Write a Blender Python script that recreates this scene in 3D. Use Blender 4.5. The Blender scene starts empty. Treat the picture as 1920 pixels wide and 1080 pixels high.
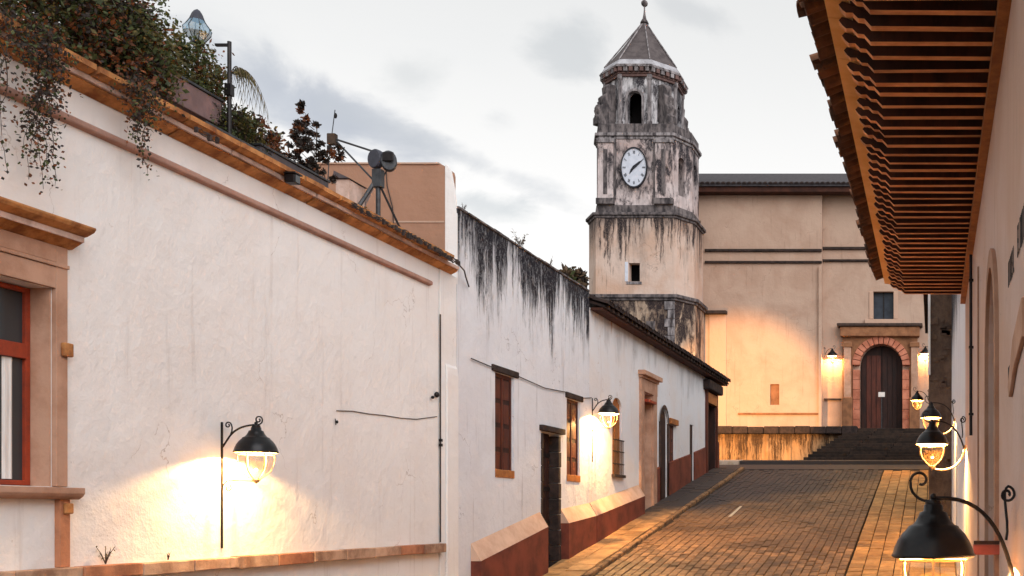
import bpy, math, random
from mathutils import Vector, Matrix
random.seed(7)
sc = bpy.context.scene
R = math.radians
PI = math.pi

# ------------------------------------------------------------------ camera
cam_d = bpy.data.cameras.new("camera")
cam_d.sensor_width = 36
cam_d.lens = 37.5
cam_d.shift_x = -0.4115
cam_d.shift_y = 0.21875
cam_d.clip_start = 0.1
cam_d.clip_end = 2000
cam = bpy.data.objects.new("camera", cam_d)
sc.collection.objects.link(cam)
cam.location = (0, 0, 0)
cam.rotation_euler = (R(90), 0, 0)
sc.camera = cam

# ------------------------------------------------------------------ view
sc.view_settings.view_transform = 'Standard'
sc.view_settings.look = 'None'
sc.view_settings.gamma = 1
sc.view_settings.use_curve_mapping = False
sc.view_settings.exposure = 0.26
sc.cycles.max_bounces = 6
sc.cycles.diffuse_bounces = 3
sc.cycles.transparent_max_bounces = 12
sc.cycles.use_denoising = True

SUN_EL, SUN_AZ = 31, 139      # degrees; azimuth clockwise from +Y: light comes from behind the camera and to its right

# ------------------------------------------------------------------ node helpers
def nn(nt, kind, **kw):
    n = nt.nodes.new(kind)
    for k, v in kw.items():
        setattr(n, k, v)
    return n
def setin(nt, node, key, v):
    s = node.inputs[key]
    if hasattr(v, 'is_output') or isinstance(v, bpy.types.NodeSocket):
        nt.links.new(v, s)
    else:
        if isinstance(v, (tuple, list)) and len(v) == 3 and s.type == 'RGBA':
            v = (*v, 1)
        s.default_value = v
def math_(nt, op, a, b=0.0, c=None, clamp=False):
    n = nn(nt, 'ShaderNodeMath', operation=op, use_clamp=clamp)
    setin(nt, n, 0, a); setin(nt, n, 1, b)
    if c is not None: setin(nt, n, 2, c)
    return n.outputs[0]
def mix(nt, f, a, b, blend='MIX'):
    n = nn(nt, 'ShaderNodeMix', data_type='RGBA', blend_type=blend)
    n.clamp_factor = True
    setin(nt, n, 0, f); setin(nt, n, 6, a); setin(nt, n, 7, b)
    return n.outputs[2]
def ss(nt, v, a, b, lo=0.0, hi=1.0):
    n = nn(nt, 'ShaderNodeMapRange', interpolation_type='SMOOTHSTEP')
    setin(nt, n, 0, v); setin(nt, n, 1, a); setin(nt, n, 2, b); setin(nt, n, 3, lo); setin(nt, n, 4, hi)
    return n.outputs[0]
def pos(nt):
    return nn(nt, 'ShaderNodeNewGeometry').outputs['Position']
def vscale(nt, v, s):
    n = nn(nt, 'ShaderNodeVectorMath', operation='MULTIPLY')
    setin(nt, n, 0, v); setin(nt, n, 1, s)
    return n.outputs[0]
def noise(nt, v, scale, detail=6, rough=0.6, dist=0.0):
    n = nn(nt, 'ShaderNodeTexNoise')
    setin(nt, n, 'Vector', v); setin(nt, n, 'Scale', scale); setin(nt, n, 'Detail', detail)
    setin(nt, n, 'Roughness', rough); setin(nt, n, 'Distortion', dist)
    return n.outputs[0]
def xyz(nt, v):
    n = nn(nt, 'ShaderNodeSeparateXYZ'); setin(nt, n, 0, v)
    return n.outputs

# ------------------------------------------------------------------ world
w = bpy.data.worlds.new("World")
sc.world = w
w.use_nodes = True
nt = w.node_tree
nt.nodes.clear()
sky = nn(nt, 'ShaderNodeTexSky', sky_type='NISHITA')
sky.sun_disc = False
sky.sun_elevation = R(SUN_EL)
sky.sun_rotation = R(SUN_AZ)
sky.dust_density = 3
dirv = nn(nt, 'ShaderNodeTexCoord').outputs['Generated']
dz = xyz(nt, dirv)[2]
cl = ss(nt, dz, 0.16, 0.50)
deck = mix(nt, cl, (9.5, 9.35, 9.15), (7.0, 7.05, 7.0))
n1 = noise(nt, vscale(nt, dirv, (1.0, 1.0, 2.6)), 2.6, 7, 0.55, 0.4)
deck = mix(nt, ss(nt, n1, 0.56, 0.86, 0, 0.3), deck, (5.8, 6.1, 6.5))
n2 = noise(nt, vscale(nt, dirv, (1.0, 1.0, 1.8)), 9.0, 7, 0.6, 0.3)
n2c = math_(nt, 'SUBTRACT', n2, 0.5)
def spot(px, py, sx, sy, amt, col, tilt=0.0):
    global deck
    u0, v0 = (px - 1750) / 2000, (960 - py) / 2000
    c = Vector((u0, 1, v0)).normalized()
    e1 = Vector((0, 0, 1)).cross(c).normalized() * -1
    e2 = c.cross(e1) * -1
    if e2.z < 0: e2 = -e2
    a = math.cos(tilt) * e1 + math.sin(tilt) * e2
    b = -math.sin(tilt) * e1 + math.cos(tilt) * e2
    k = c.length
    def dot(v):
        n = nn(nt, 'ShaderNodeVectorMath', operation='DOT_PRODUCT')
        setin(nt, n, 0, dirv); setin(nt, n, 1, tuple(v))
        return n.outputs['Value']
    p = math_(nt, 'DIVIDE', math_(nt, 'SUBTRACT', dot(a), c.dot(a)), sx)
    q = math_(nt, 'DIVIDE', math_(nt, 'SUBTRACT', dot(b), c.dot(b)), sy)
    r2 = math_(nt, 'SQRT', math_(nt, 'ADD', math_(nt, 'MULTIPLY', p, p), math_(nt, 'MULTIPLY', q, q)))
    r2 = math_(nt, 'ADD', r2, math_(nt, 'MULTIPLY', n2c, 3.4))
    facing = ss(nt, dot(c), 0.2, 0.5)
    f = math_(nt, 'MULTIPLY', ss(nt, r2, 1.25, 0.2, 0, amt), facing)
    deck = mix(nt, f, deck, col)
for s in [(560, 200, .085, .022, .8, (4.58, 4.93, 5.54), -.35), (690, 232, .10, .020, .75, (4.66, 4.93, 5.46), -.40),
          (830, 280, .09, .011, .6, (5.02, 5.28, 5.63), -.30), (1070, 98, .035, .022, .6, (5.02, 5.28, 5.46), .1),
          (760, 138, .036, .022, .42, (5.19, 5.46, 5.54), 0), (912, 385, .038, .014, .62, (5.28, 5.63, 5.81), -.1),
          (1285, 18, .035, .014, .5, (5.10, 5.28, 5.46), -.2), (930, 222, .02, .012, .35, (5.63, 5.81, 5.98), 0),
          (420, 60, .06, .02, .2, (5.81, 6.07, 6.25), -.3)]:
    spot(*s)
skymix = mix(nt, 0.94, sky.outputs[0], deck)
bg = nn(nt, 'ShaderNodeBackground')
nt.links.new(skymix, bg.inputs[0])
bg.inputs[1].default_value = 0.1
wo = nn(nt, 'ShaderNodeOutputWorld')
nt.links.new(bg.outputs[0], wo.inputs[0])

# ------------------------------------------------------------------ sun (soft, behind thin cloud)
sun_d = bpy.data.lights.new("sun", 'SUN')
sun_d.energy = 1.5
sun_d.angle = R(50)
sun_d.color = (1.0, 0.97, 0.97)
sun = bpy.data.objects.new("sun", sun_d)
sc.collection.objects.link(sun)
az, el = R(SUN_AZ), R(SUN_EL)
sv = Vector((math.sin(az) * math.cos(el), math.cos(az) * math.cos(el), math.sin(el)))
sun.rotation_euler = sv.to_track_quat('Z', 'Y').to_euler()

# ------------------------------------------------------------------ materials
MATS = {}
def new_mat(name):
    m = bpy.data.materials.new(name)
    m.use_nodes = True
    t = m.node_tree
    b = t.nodes['Principled BSDF']
    MATS[name] = m
    return m, t, b
def bump(t, b, h, strength=0.3, dist=0.02):
    n = nn(t, 'ShaderNodeBump')
    n.inputs['Strength'].default_value = strength
    n.inputs['Distance'].default_value = dist
    setin(t, n, 'Height', h)
    t.links.new(n.outputs[0], b.inputs['Normal'])
def simple(name, c1, c2=None, scale=3.0, rough=0.85, bs=0.3, bd=0.01, stretch=(1, 1, 1), metal=0.0, rnd=0.0, spec=0.3, stain=0.0):
    m, t, b = new_mat(name)
    c2 = c2 or tuple(x * 0.7 for x in c1)
    p = vscale(t, pos(t), stretch)
    n = noise(t, p, scale, 8, 0.65)
    col = mix(t, ss(t, n, 0.35, 0.68), c1, c2)
    if stain:
        sn = noise(t, pos(t), .45, 7, .68, .8)
        sn2 = noise(t, pos(t), 2.3, 6, .7, .3)
        sf = math_(t, 'ADD', ss(t, sn, .44, .66, 0, .75), ss(t, sn2, .58, .74, 0, .5), clamp=True)
        col = mix(t, math_(t, 'MULTIPLY', sf, stain), col, tuple(x*.22 for x in c2))
    if rnd:
        oi = nn(t, 'ShaderNodeObjectInfo').outputs['Random']
        f = math_(t, 'MULTIPLY_ADD', oi, rnd * 2, 1 - rnd)
        hsv = nn(t, 'ShaderNodeHueSaturation'); setin(t, hsv, 'Value', f); setin(t, hsv, 'Color', col)
        col = hsv.outputs[0]
    t.links.new(col, b.inputs['Base Color'])
    b.inputs['Roughness'].default_value = rough
    b.inputs['Metallic'].default_value = metal
    b.inputs['Specular IOR Level'].default_value = spec
    n2 = noise(t, p, scale * 7, 6, 0.7)
    bump(t, b, math_(t, 'ADD', math_(t, 'MULTIPLY', n2, .5), n), bs, bd)
    return m

def crest_darken(m):  # darkens the base colour toward the street crest, with a noisy edge
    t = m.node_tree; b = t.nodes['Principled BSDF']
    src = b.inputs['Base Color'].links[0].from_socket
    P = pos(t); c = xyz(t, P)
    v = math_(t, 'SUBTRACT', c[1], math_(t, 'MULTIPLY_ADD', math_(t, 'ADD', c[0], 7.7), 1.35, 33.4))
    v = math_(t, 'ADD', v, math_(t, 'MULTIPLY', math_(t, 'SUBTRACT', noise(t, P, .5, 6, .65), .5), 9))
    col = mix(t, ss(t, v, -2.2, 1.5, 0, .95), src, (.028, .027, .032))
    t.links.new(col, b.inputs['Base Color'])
def plaster(name, base, tint, dirt=(.25, .22, .20), streak=0.25, patch=0.5, mould=None):
    """old lime plaster: tint clouds, faint run-off lines, hairline marks; mould = (top z, depth, density, colour)"""
    m, t, b = new_mat(name)
    P = pos(t)
    c = xyz(t, P)
    n1 = noise(t, P, 0.55, 8, 0.6, 0.5)
    col = mix(t, ss(t, n1, .35, .7, 0, patch), base, tint)
    sv_ = noise(t, vscale(t, P, (5, 5, .35)), 1.3, 6, 0.65)
    col = mix(t, ss(t, sv_, .56, .78, 0, streak), col, dirt)
    sp = noise(t, P, 9, 5, 0.7)
    big = noise(t, P, 0.9, 3, 0.5)
    sf = math_(t, 'MULTIPLY', ss(t, sp, .70, .76), ss(t, big, .52, .62, 0, .7))
    col = mix(t, sf, col, dirt)
    vo = nn(t, 'ShaderNodeTexVoronoi', feature='DISTANCE_TO_EDGE')
    wv = nn(t, 'ShaderNodeVectorMath', operation='ADD')
    nc = nn(t, 'ShaderNodeTexNoise'); setin(t, nc, 'Vector', P); nc.inputs['Scale'].default_value = 2.2; nc.inputs['Detail'].default_value = 6
    setin(t, wv, 0, P); setin(t, wv, 1, vscale(t, nc.outputs['Color'], (.8, .8, .8)))
    setin(t, vo, 'Vector', vscale(t, wv.outputs[0], (.8, .8, .5))); vo.inputs['Scale'].default_value = 1.0
    crk = math_(t, 'MULTIPLY', ss(t, vo.outputs['Distance'], .006, .001), ss(t, noise(t, P, .8, 3, .5), .53, .60, 0, .55))
    col = mix(t, crk, col, dirt)
    chip = math_(t, 'MULTIPLY', ss(t, noise(t, P, 5.5, 6, .7), .665, .69), ss(t, noise(t, P, .7, 2, .5), .50, .60, 0, .6))
    col = mix(t, chip, col, tuple(x*.75 for x in tint))
    if mould:
        dn = nn(t, 'ShaderNodeTexNoise'); setin(t, dn, 'Vector', P); dn.inputs['Scale'].default_value = 1.7; dn.inputs['Detail'].default_value = 4
        dv = nn(t, 'ShaderNodeVectorMath', operation='ADD')
        setin(t, dv, 0, P); setin(t, dv, 1, vscale(t, dn.outputs['Color'], (.22, .22, .9)))
        P0, P = P, dv.outputs[0]
        top, depth, dens, mc = mould[:4]
        st_ = mould[4] if len(mould) > 4 else .30
        zz = math_(t, 'DIVIDE', math_(t, 'SUBTRACT', top, c[2]), depth)     # 0 at the top
        fine = noise(t, vscale(t, P, (9 if st_ < .5 else 3.2, 9 if st_ < .5 else 3.2, st_)), 1.0, 9, 0.72, 0.0 if st_ < .5 else .35)
        wide = noise(t, vscale(t, P, (1.6 if st_ < .5 else 1.1, 1.6 if st_ < .5 else 1.1, .22 if st_ < .5 else .6)), 1.0, 4, 0.6)
        v = math_(t, 'ADD', math_(t, 'MULTIPLY', fine, .62), math_(t, 'MULTIPLY', wide, .55))
        v = math_(t, 'SUBTRACT', v, math_(t, 'MULTIPLY', zz, .22))
        f = ss(t, v, .60 - dens, .74 - dens)
        grit = noise(t, P, 14, 6, 0.75)
        f = math_(t, 'MULTIPLY', f, ss(t, grit, .30, .52, .62, 1.0))
        veil = ss(t, math_(t, 'SUBTRACT', noise(t, vscale(t, P0, (1.8, 1.8, .5)), 1.0, 6, .65), math_(t, 'MULTIPLY', zz, .16)), .36, .56, 0, .5)
        col = mix(t, veil, col, tuple(x*.48 for x in base))
        col = mix(t, f, col, mc)
        P = P0
    t.links.new(col, b.inputs['Base Color'])
    b.inputs['Roughness'].default_value = 0.92
    b.inputs['Specular IOR Level'].default_value = 0.15
    nb = noise(t, P, 2.2, 8, 0.62)
    nb2 = noise(t, P, 30, 4, 0.7)
    bump(t, b, math_(t, 'ADD', nb, math_(t, 'MULTIPLY', nb2, .06)), 0.6, 0.07)
    return m

plaster('white_plaster', (.84, .83, .83), (.79, .75, .73), (.38, .31, .28), .30, .7)
plaster('streaked_plaster', (.74, .76, .81), (.66, .66, .70), (.24, .22, .24), .55, .6, (5.8, 1.75, .205, (.016, .015, .021)))
plaster('tiled_house_plaster', (.75, .77, .81), (.74, .66, .62), (.45, .30, .22), .4, .5, (5.35, 1.1, -.02, (.42, .20, .10)))
plaster('peach_plaster', (.39, .225, .155), (.32, .18, .12), (.30, .17, .12), .25, .6)
plaster('church_plaster', (.54, .385, .30), (.45, .30, .225), (.24, .15, .11), .40, .9)
plaster('church_plaster_pale', (.56, .38, .29), (.58, .38, .28), (.30, .19, .14), .22, .7)
plaster('tower_lower', (.66, .52, .45), (.56, .36, .26), (.07, .055, .05), .85, .8, (14.6, 2.9, .13, (.035, .028, .03)))
plaster('tower_base', (.60, .46, .35), (.36, .22, .15), (.08, .05, .05), .9, .9, (10.6, 9.0, .13, (.035, .026, .028), .9))
plaster('tower_middle', (.70, .61, .61), (.58, .42, .38), (.05, .045, .05), .6, .8, (18.6, 9.0, .125, (.035, .032, .038), 1.1))
plaster('tower_upper', (.74, .73, .76), (.54, .51, .54), (.05, .045, .05), .6, .8, (21.6, 9.0, .13, (.04, .036, .043), 1.0))
plaster('terrace_plaster', (.42, .27, .15), (.34, .17, .06), (.06, .035, .02), .95, .9, (4.0, 3.2, .13, (.06, .035, .02)))
plaster('right_wall_plaster', (.66, .50, .44), (.58, .38, .28), (.35, .22, .15), .4, .8)
simple('tower_dark', (.045, .040, .044), (.22, .19, .19), 2.2, .95, .6, .05, (2, 2, .8))
simple('tower_trim', (.36, .33, .34), (.045, .038, .042), 2.8, .95, .5, .04, (2, 2, .5))
simple('adobe', (.17, .115, .085), (.08, .055, .045), 2.0, .95, .8, .08, (1, 1, .8))
simple('plinth_red', (.20, .052, .032), (.10, .028, .020), 1.6, .8, .3, .02)
simple('plinth_slope', (.66, .46, .35), (.52, .33, .24), 2.0, .85, .3, .02)
simple('cantera', (.54, .33, .235), (.40, .22, .145), 2.5, .9, .5, .02, rnd=.10)
simple('cornice_ochre', (.60, .28, .10), (.24, .09, .035), 4.0, .9, .5, .02, rnd=.14)
simple('cornice_pale', (.66, .50, .44), (.40, .27, .21), 3.0, .9, .4, .02, rnd=.08)
simple('string_pink', (.44, .27, .22), (.33, .19, .15), 3.0, .9, .3, .01, rnd=.06)
simple('ledge_stone', (.56, .37, .26), (.26, .15, .10), 3.2, .9, .6, .02, rnd=.14)
simple('ledge_terracotta', (.50, .22, .12), (.24, .10, .06), 3.2, .9, .6, .02, rnd=.14)
simple('portal_stone', (.34, .155, .075), (.20, .09, .045), 2.6, .9, .5, .03, rnd=.14)
simple('arch_stone', (.62, .24, .15), (.42, .14, .08), 3.0, .9, .4, .02, rnd=.12)
simple('dark_wood', (.040, .014, .010), (.018, .008, .007), 5, .6, .4, .01, (1, 1, .25))
simple('rafter_side_shaded', (.085, .030, .018), (.04, .016, .011), 5, .7, .4, .01, (1, 1, .25), rnd=.3)  # darker copy of the rafter timber: shade on the sides put into colour
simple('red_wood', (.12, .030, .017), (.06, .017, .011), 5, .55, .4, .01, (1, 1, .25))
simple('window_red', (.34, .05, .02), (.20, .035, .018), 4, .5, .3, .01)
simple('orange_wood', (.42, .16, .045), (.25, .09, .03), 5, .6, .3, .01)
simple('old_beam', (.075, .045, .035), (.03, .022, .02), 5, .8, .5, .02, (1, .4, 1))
simple('rafter_underside_lit', (.80, .38, .17), (.52, .21, .09), 6, .75, .4, .01, (.5, 1, 1), rnd=.22)  # lighter orange copy: lamplight from below put into the underside colour
simple('soffit_board', (.075, .026, .016), (.035, .014, .010), 3, .85, .3, .01)
simple('fascia_ochre_glow', (.86, .50, .20), (.76, .38, .12), 2.2, .85, .4, .02)  # ochre kept bright in place of warm light from below
simple('barrel_tile', (.17, .075, .040), (.055, .032, .024), 4, .92, .6, .02, rnd=.35)
simple('dark_tile', (.045, .028, .024), (.018, .013, .013), 4, .92, .6, .02)
simple('church_roof', (.085, .078, .085), (.05, .045, .05), 5, .95, .6, .04)
simple('tower_roof', (.125, .105, .105), (.075, .062, .064), 3, .9, .5, .03)
simple('tower_roof_band', (.50, .50, .54), (.28, .27, .29), 2.4, .9, .4, .02)
simple('brick_dentil', (.19, .115, .105), (.12, .075, .07), 4, .9, .5, .02)
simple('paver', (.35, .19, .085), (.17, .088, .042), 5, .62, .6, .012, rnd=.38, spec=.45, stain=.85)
simple('paver_joint', (.035, .022, .014), (.022, .014, .010), 5, .9, .4, .01)
simple('sidewalk_tile', (.58, .31, .11), (.40, .19, .06), 4, .68, .5, .01, rnd=.22, spec=.4, stain=.7)
simple('flagstone', (.56, .32, .14), (.36, .19, .075), 3, .7, .5, .012, rnd=.22, spec=.4, stain=.8)
simple('kerb', (.34, .19, .09), (.06, .035, .025), 4, .8, .6, .015, rnd=.2)
simple('cross_street', (.055, .045, .045), (.03, .026, .03), 4, .7, .5, .02)
simple('step_stone', (.040, .024, .017), (.018, .012, .010), 4, .85, .5, .02, rnd=.3)
simple('pale_kerb', (.60, .48, .38), (.42, .30, .2), 4, .85, .4, .01)
simple('line_paint', (.72, .62, .48), (.55, .45, .32), 12, .7, .3, .004)
simple('iron', (.018, .016, .017), (.030, .026, .026), 8, .42, .3, .004, metal=.6)
simple('iron_gloss', (.016, .016, .018), (.024, .022, .022), 6, .30, .25, .004, metal=.75, spec=.6)
simple('brass_rib', (.55, .38, .20), (.40, .25, .12), 8, .4, .2, .004, metal=.4)
simple('drum_grey', (.055, .058, .080), (.035, .037, .050), 6, .55, .2, .004)
simple('mast_grey', (.07, .075, .082), (.04, .042, .048), 8, .5, .2, .004, metal=.5)
simple('planter_slate', (.060, .058, .068), (.10, .085, .092), 5, .8, .4, .01)
simple('planter_mauve', (.22, .14, .14), (.15, .10, .10), 5, .85, .4, .01)
simple('curtain', (.72, .70, .68), (.60, .57, .55), 6, .9, .2, .01, (1, 6, .4))
simple('dark_room', (.018, .015, .016), (.010, .009, .01), 1, .9, .1, .01)
simple('dark_blue', (.035, .045, .065), (.02, .027, .04), 3, .35, .1, .01)  # dark blue fill of the upper church window
simple('cable', (.06, .045, .04), (.04, .03, .03), 10, .7, .1, .002)
simple('clock_face', (.66, .70, .80), (.56, .60, .70), 5, .6, .1, .005)
simple('clock_black', (.012, .014, .022), (.02, .02, .028), 5, .5, .1, .005)
simple('letter_black', (.02, .018, .018), (.05, .04, .04), 20, .8, .1, .003)
simple('notice_white', (.80, .76, .74), (.70, .66, .62), 12, .7, .1, .003)
simple('sign_rose', (.52, .12, .09), (.42, .09, .06), 6, .7, .2, .01)
simple('lintel_black', (.022, .016, .015), (.055, .035, .03), 5, .9, .6, .02)
simple('bark', (.075, .050, .035), (.04, .028, .022), 12, .9, .6, .01)
simple('far_earth', (.16, .12, .08), (.10, .09, .05), .3, .95, .4, .05)

crest_darken(MATS['paver']); crest_darken(MATS['flagstone'])
def leafmat(name, c1, c2):
    m, t, b = new_mat(name)
    n = noise(t, pos(t), 14, 3, .6)
    col = mix(t, ss(t, n, .35, .65), c1, c2)
    t.links.new(col, b.inputs['Base Color'])
    b.inputs['Roughness'].default_value = .65
    tr = nn(t, 'ShaderNodeBsdfTranslucent'); setin(t, tr, 'Color', col)
    mx = nn(t, 'ShaderNodeMixShader'); mx.inputs[0].default_value = .22
    t.links.new(b.outputs[0], mx.inputs[1]); t.links.new(tr.outputs[0], mx.inputs[2])
    t.links.new(mx.outputs[0], t.nodes['Material Output'].inputs[0])
leafmat('leaf_green', (.085, .105, .030), (.034, .048, .016))
leafmat('leaf_olive', (.16, .125, .032), (.055, .050, .018))
leafmat('leaf_rust', (.24, .078, .024), (.11, .036, .014))
leafmat('leaf_dark', (.026, .024, .018), (.040, .024, .022))
leafmat('leaf_dry', (.17, .11, .06), (.10, .06, .035))

def glassmat(name, col, alpha, rough=.05):
    m, t, b = new_mat(name)
    g = nn(t, 'ShaderNodeBsdfGlossy'); setin(t, g, 'Color', col); g.inputs['Roughness'].default_value = rough
    tr = nn(t, 'ShaderNodeBsdfTransparent'); setin(t, tr, 'Color', (1, .97, .92))
    mx = nn(t, 'ShaderNodeMixShader'); mx.inputs[0].default_value = alpha
    t.links.new(tr.outputs[0], mx.inputs[1]); t.links.new(g.outputs[0], mx.inputs[2])
    t.links.new(mx.outputs[0], t.nodes['Material Output'].inputs[0])
glassmat('lamp_glass', (1, .9, .7), .10)
glassmat('blue_glass', (.42, .62, .80), .55, .25)
m, t, b = new_mat('pane_glass')
b.inputs['Base Color'].default_value = (.035, .04, .045, 1)
b.inputs['Roughness'].default_value = .12
bump(t, b, noise(t, pos(t), 2.5, 3, .5), .15, .02)
def emis(name, col, s):
    m, t, b = new_mat(name)
    b.inputs['Emission Color'].default_value = (*col, 1)
    b.inputs['Emission Strength'].default_value = s
    b.inputs['Base Color'].default_value = (*col, 1)
emis('bulb_glow', (1, .72, .36), 14)
M = MATS

# ------------------------------------------------------------------ mesh builder
class MB:
    def __init__(s): s.v, s.f, s.m = [], [], []
    def quad(s, a, b, c, d, mi=0):
        n = len(s.v); s.v += [tuple(a), tuple(b), tuple(c), tuple(d)]; s.f.append((n, n+1, n+2, n+3)); s.m.append(mi)
    def poly(s, pts, mi=0):
        n = len(s.v); s.v += [tuple(p) for p in pts]; s.f.append(tuple(range(n, n+len(pts)))); s.m.append(mi)
    def box(s, x0, x1, y0, y1, z0, z1, mi=0):
        n = len(s.v)
        s.v += [(x0,y0,z0),(x1,y0,z0),(x1,y1,z0),(x0,y1,z0),(x0,y0,z1),(x1,y0,z1),(x1,y1,z1),(x0,y1,z1)]
        for q in ((0,3,2,1),(4,5,6,7),(0,1,5,4),(1,2,6,5),(2,3,7,6),(3,0,4,7)):
            s.f.append(tuple(n+i for i in q)); s.m.append(mi)
        return s
    def prism(s, poly, fn, mi=0):
        """poly: list of (a,b); fn(a,b,k) -> xyz for k = 0,1"""
        n = len(s.v); k = len(poly)
        s.v += [fn(a, b, 0) for a, b in poly] + [fn(a, b, 1) for a, b in poly]
        s.f.append(tuple(range(n, n+k))[::-1]); s.m.append(mi)
        s.f.append(tuple(range(n+k, n+2*k))); s.m.append(mi)
        for i in range(k):
            j = (i+1) % k
            s.f.append((n+i, n+j, n+k+j, n+k+i)); s.m.append(mi)
        return s
    def alongY(s, poly, y0, y1, mi=0):   # poly in (x,z)
        return s.prism(poly, lambda a, b, k: (a, y1 if k else y0, b), mi)
    def tube(s, pts, r, seg=6, mi=0, taper=None):
        pts = [Vector(p) for p in pts]
        n0 = len(s.v); N = len(pts)
        up = Vector((.13, .21, .97)).normalized()
        for i, p in enumerate(pts):
            d = (pts[min(i+1, N-1)] - pts[max(i-1, 0)])
            d = d.normalized() if d.length > 1e-9 else Vector((0, 0, 1))
            a = d.cross(up)
            if a.length < .15: a = d.cross(Vector((1, 0, 0)))
            a.normalize(); bb = d.cross(a)
            rr = r if taper is None else r + (taper - r) * i / (N-1)
            for k in range(seg):
                t_ = 2*PI*k/seg
                s.v.append(tuple(p + a*rr*math.cos(t_) + bb*rr*math.sin(t_)))
        for i in range(N-1):
            for k in range(seg):
                k2 = (k+1) % seg
                s.f.append((n0+i*seg+k, n0+i*seg+k2, n0+(i+1)*seg+k2, n0+(i+1)*seg+k)); s.m.append(mi)
        s.f.append(tuple(n0+k for k in range(seg))[::-1]); s.m.append(mi)
        s.f.append(tuple(n0+(N-1)*seg+k for k in range(seg))); s.m.append(mi)
        return s
    def lathe(s, prof, c=(0,0,0), seg=20, mi=0, rot=0.0):
        n0 = len(s.v)
        for r_, z_ in prof:
            for k in range(seg):
                a = 2*PI*k/seg + rot
                s.v.append((c[0]+r_*math.cos(a), c[1]+r_*math.sin(a), c[2]+z_))
        for i in range(len(prof)-1):
            for k in range(seg):
                k2 = (k+1) % seg
                s.f.append((n0+i*seg+k, n0+i*seg+k2, n0+(i+1)*seg+k2, n0+(i+1)*seg+k)); s.m.append(mi)
        return s
    def ball(s, c, r, seg=10, mi=0):
        if not isinstance(r, (tuple, list)): r = (r, r, r)
        n0 = len(s.v); rings = seg//2
        for i in range(rings+1):
            ph = PI*i/rings
            for k in range(seg):
                a = 2*PI*k/seg
                s.v.append((c[0]+r[0]*math.sin(ph)*math.cos(a), c[1]+r[1]*math.sin(ph)*math.sin(a), c[2]+r[2]*math.cos(ph)))
        for i in range(rings):
            for k in range(seg):
                k2 = (k+1) % seg
                s.f.append((n0+i*seg+k, n0+(i+1)*seg+k, n0+(i+1)*seg+k2, n0+i*seg+k2)); s.m.append(mi)
        return s
    def wall(s, fn, u0, u1, v0, v1, holes, mi=0):
        """fn(u,v,w)->xyz, w=0 outer face, w=1 inner face; holes (ua,ub,va,vb[,arch])"""
        us = sorted({u0, u1, *[h[0] for h in holes], *[h[1] for h in holes]})
        vs = sorted({v0, v1, *[h[2] for h in holes], *[h[3] for h in holes]})
        def inside(u, v):
            return any(h[0] < u < h[1] and h[2] < v < h[3] for h in holes)
        for i in range(len(us)-1):
            for j in range(len(vs)-1):
                a, b_, c, d = us[i], us[i+1], vs[j], vs[j+1]
                if inside((a+b_)/2, (c+d)/2): continue
                for w_ in (0, 1):
                    s.quad(fn(a,c,w_), fn(b_,c,w_), fn(b_,d,w_), fn(a,d,w_), mi)
        rim = [((u0,v0),(u1,v0)), ((u1,v0),(u1,v1)), ((u1,v1),(u0,v1)), ((u0,v1),(u0,v0))]
        for (a, c), (b_, d) in rim:
            s.quad(fn(a,c,0), fn(b_,d,0), fn(b_,d,1), fn(a,c,1), mi)
        for h in holes:
            ua, ub, va, vb = h[:4]
            if len(h) > 4 and h[4]:
                r_ = (ub-ua)/2; uc = (ua+ub)/2; K = 12; hh = h[4] if h[4] is not True else r_
                arc = [(uc - r_*math.cos(PI*k/K), vb - hh + hh*math.sin(PI*k/K)) for k in range(K+1)]
                for k in range(K):
                    (a, c), (b_, d) = arc[k], arc[k+1]
                    for w_ in (0, 1):
                        s.quad(fn(a,c,w_), fn(b_,d,w_), fn(b_,vb,w_), fn(a,vb,w_), mi)
                    s.quad(fn(a,c,0), fn(a,c,1), fn(b_,d,1), fn(b_,d,0), mi)
                path = [((ua,vb-hh),(ua,va)), ((ua,va),(ub,va)), ((ub,va),(ub,vb-hh))]
            else:
                path = [((ua,vb),(ua,va)), ((ua,va),(ub,va)), ((ub,va),(ub,vb)), ((ub,vb),(ua,vb))]
            for (a, c), (b_, d) in path:
                s.quad(fn(a,c,0), fn(b_,d,0), fn(b_,d,1), fn(a,c,1), mi)
        return s
    def mesh(s, name, mats, smooth=False, off=(0,0,0)):
        me = bpy.data.meshes.new(name)
        o = off
        me.from_pydata([(v[0]-o[0], v[1]-o[1], v[2]-o[2]) for v in s.v], [], s.f)
        for m_ in (mats if isinstance(mats, (list, tuple)) else [mats]): me.materials.append(M[m_])
        me.polygons.foreach_set('material_index', s.m)
        if smooth: me.polygons.foreach_set('use_smooth', [True]*len(s.f))
        me.update()
        return me

col = sc.collection
def wloc(o):
    v = Vector((0, 0, 0))
    while o is not None:
        v += o.location; o = o.parent
    return v
def tag(o, label=None, cat=None, group=None, kind=None):
    if label: o['label'] = label
    if cat: o['category'] = cat
    if group: o['group'] = group
    if kind: o['kind'] = kind
    return o
def thing(name, loc, label, cat, group=None):
    o = bpy.data.objects.new(name, None)
    o.empty_display_size = .2
    o.location = loc
    col.objects.link(o)
    return tag(o, label, cat, group)
def part(name, mb, mat, parent=None, smooth=False, bevel=0, label=None, kind=None):
    off = wloc(parent) if parent else (0, 0, 0)
    o = bpy.data.objects.new(name, mb.mesh(name, mat, smooth, off))
    if parent: o.parent = parent
    col.objects.link(o)
    if bevel:
        bv = o.modifiers.new('bevel', 'BEVEL'); bv.width = bevel; bv.segments = 2; bv.limit_method = 'ANGLE'
    if label: o['label'] = label
    if kind: o['kind'] = kind
    return o
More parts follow.
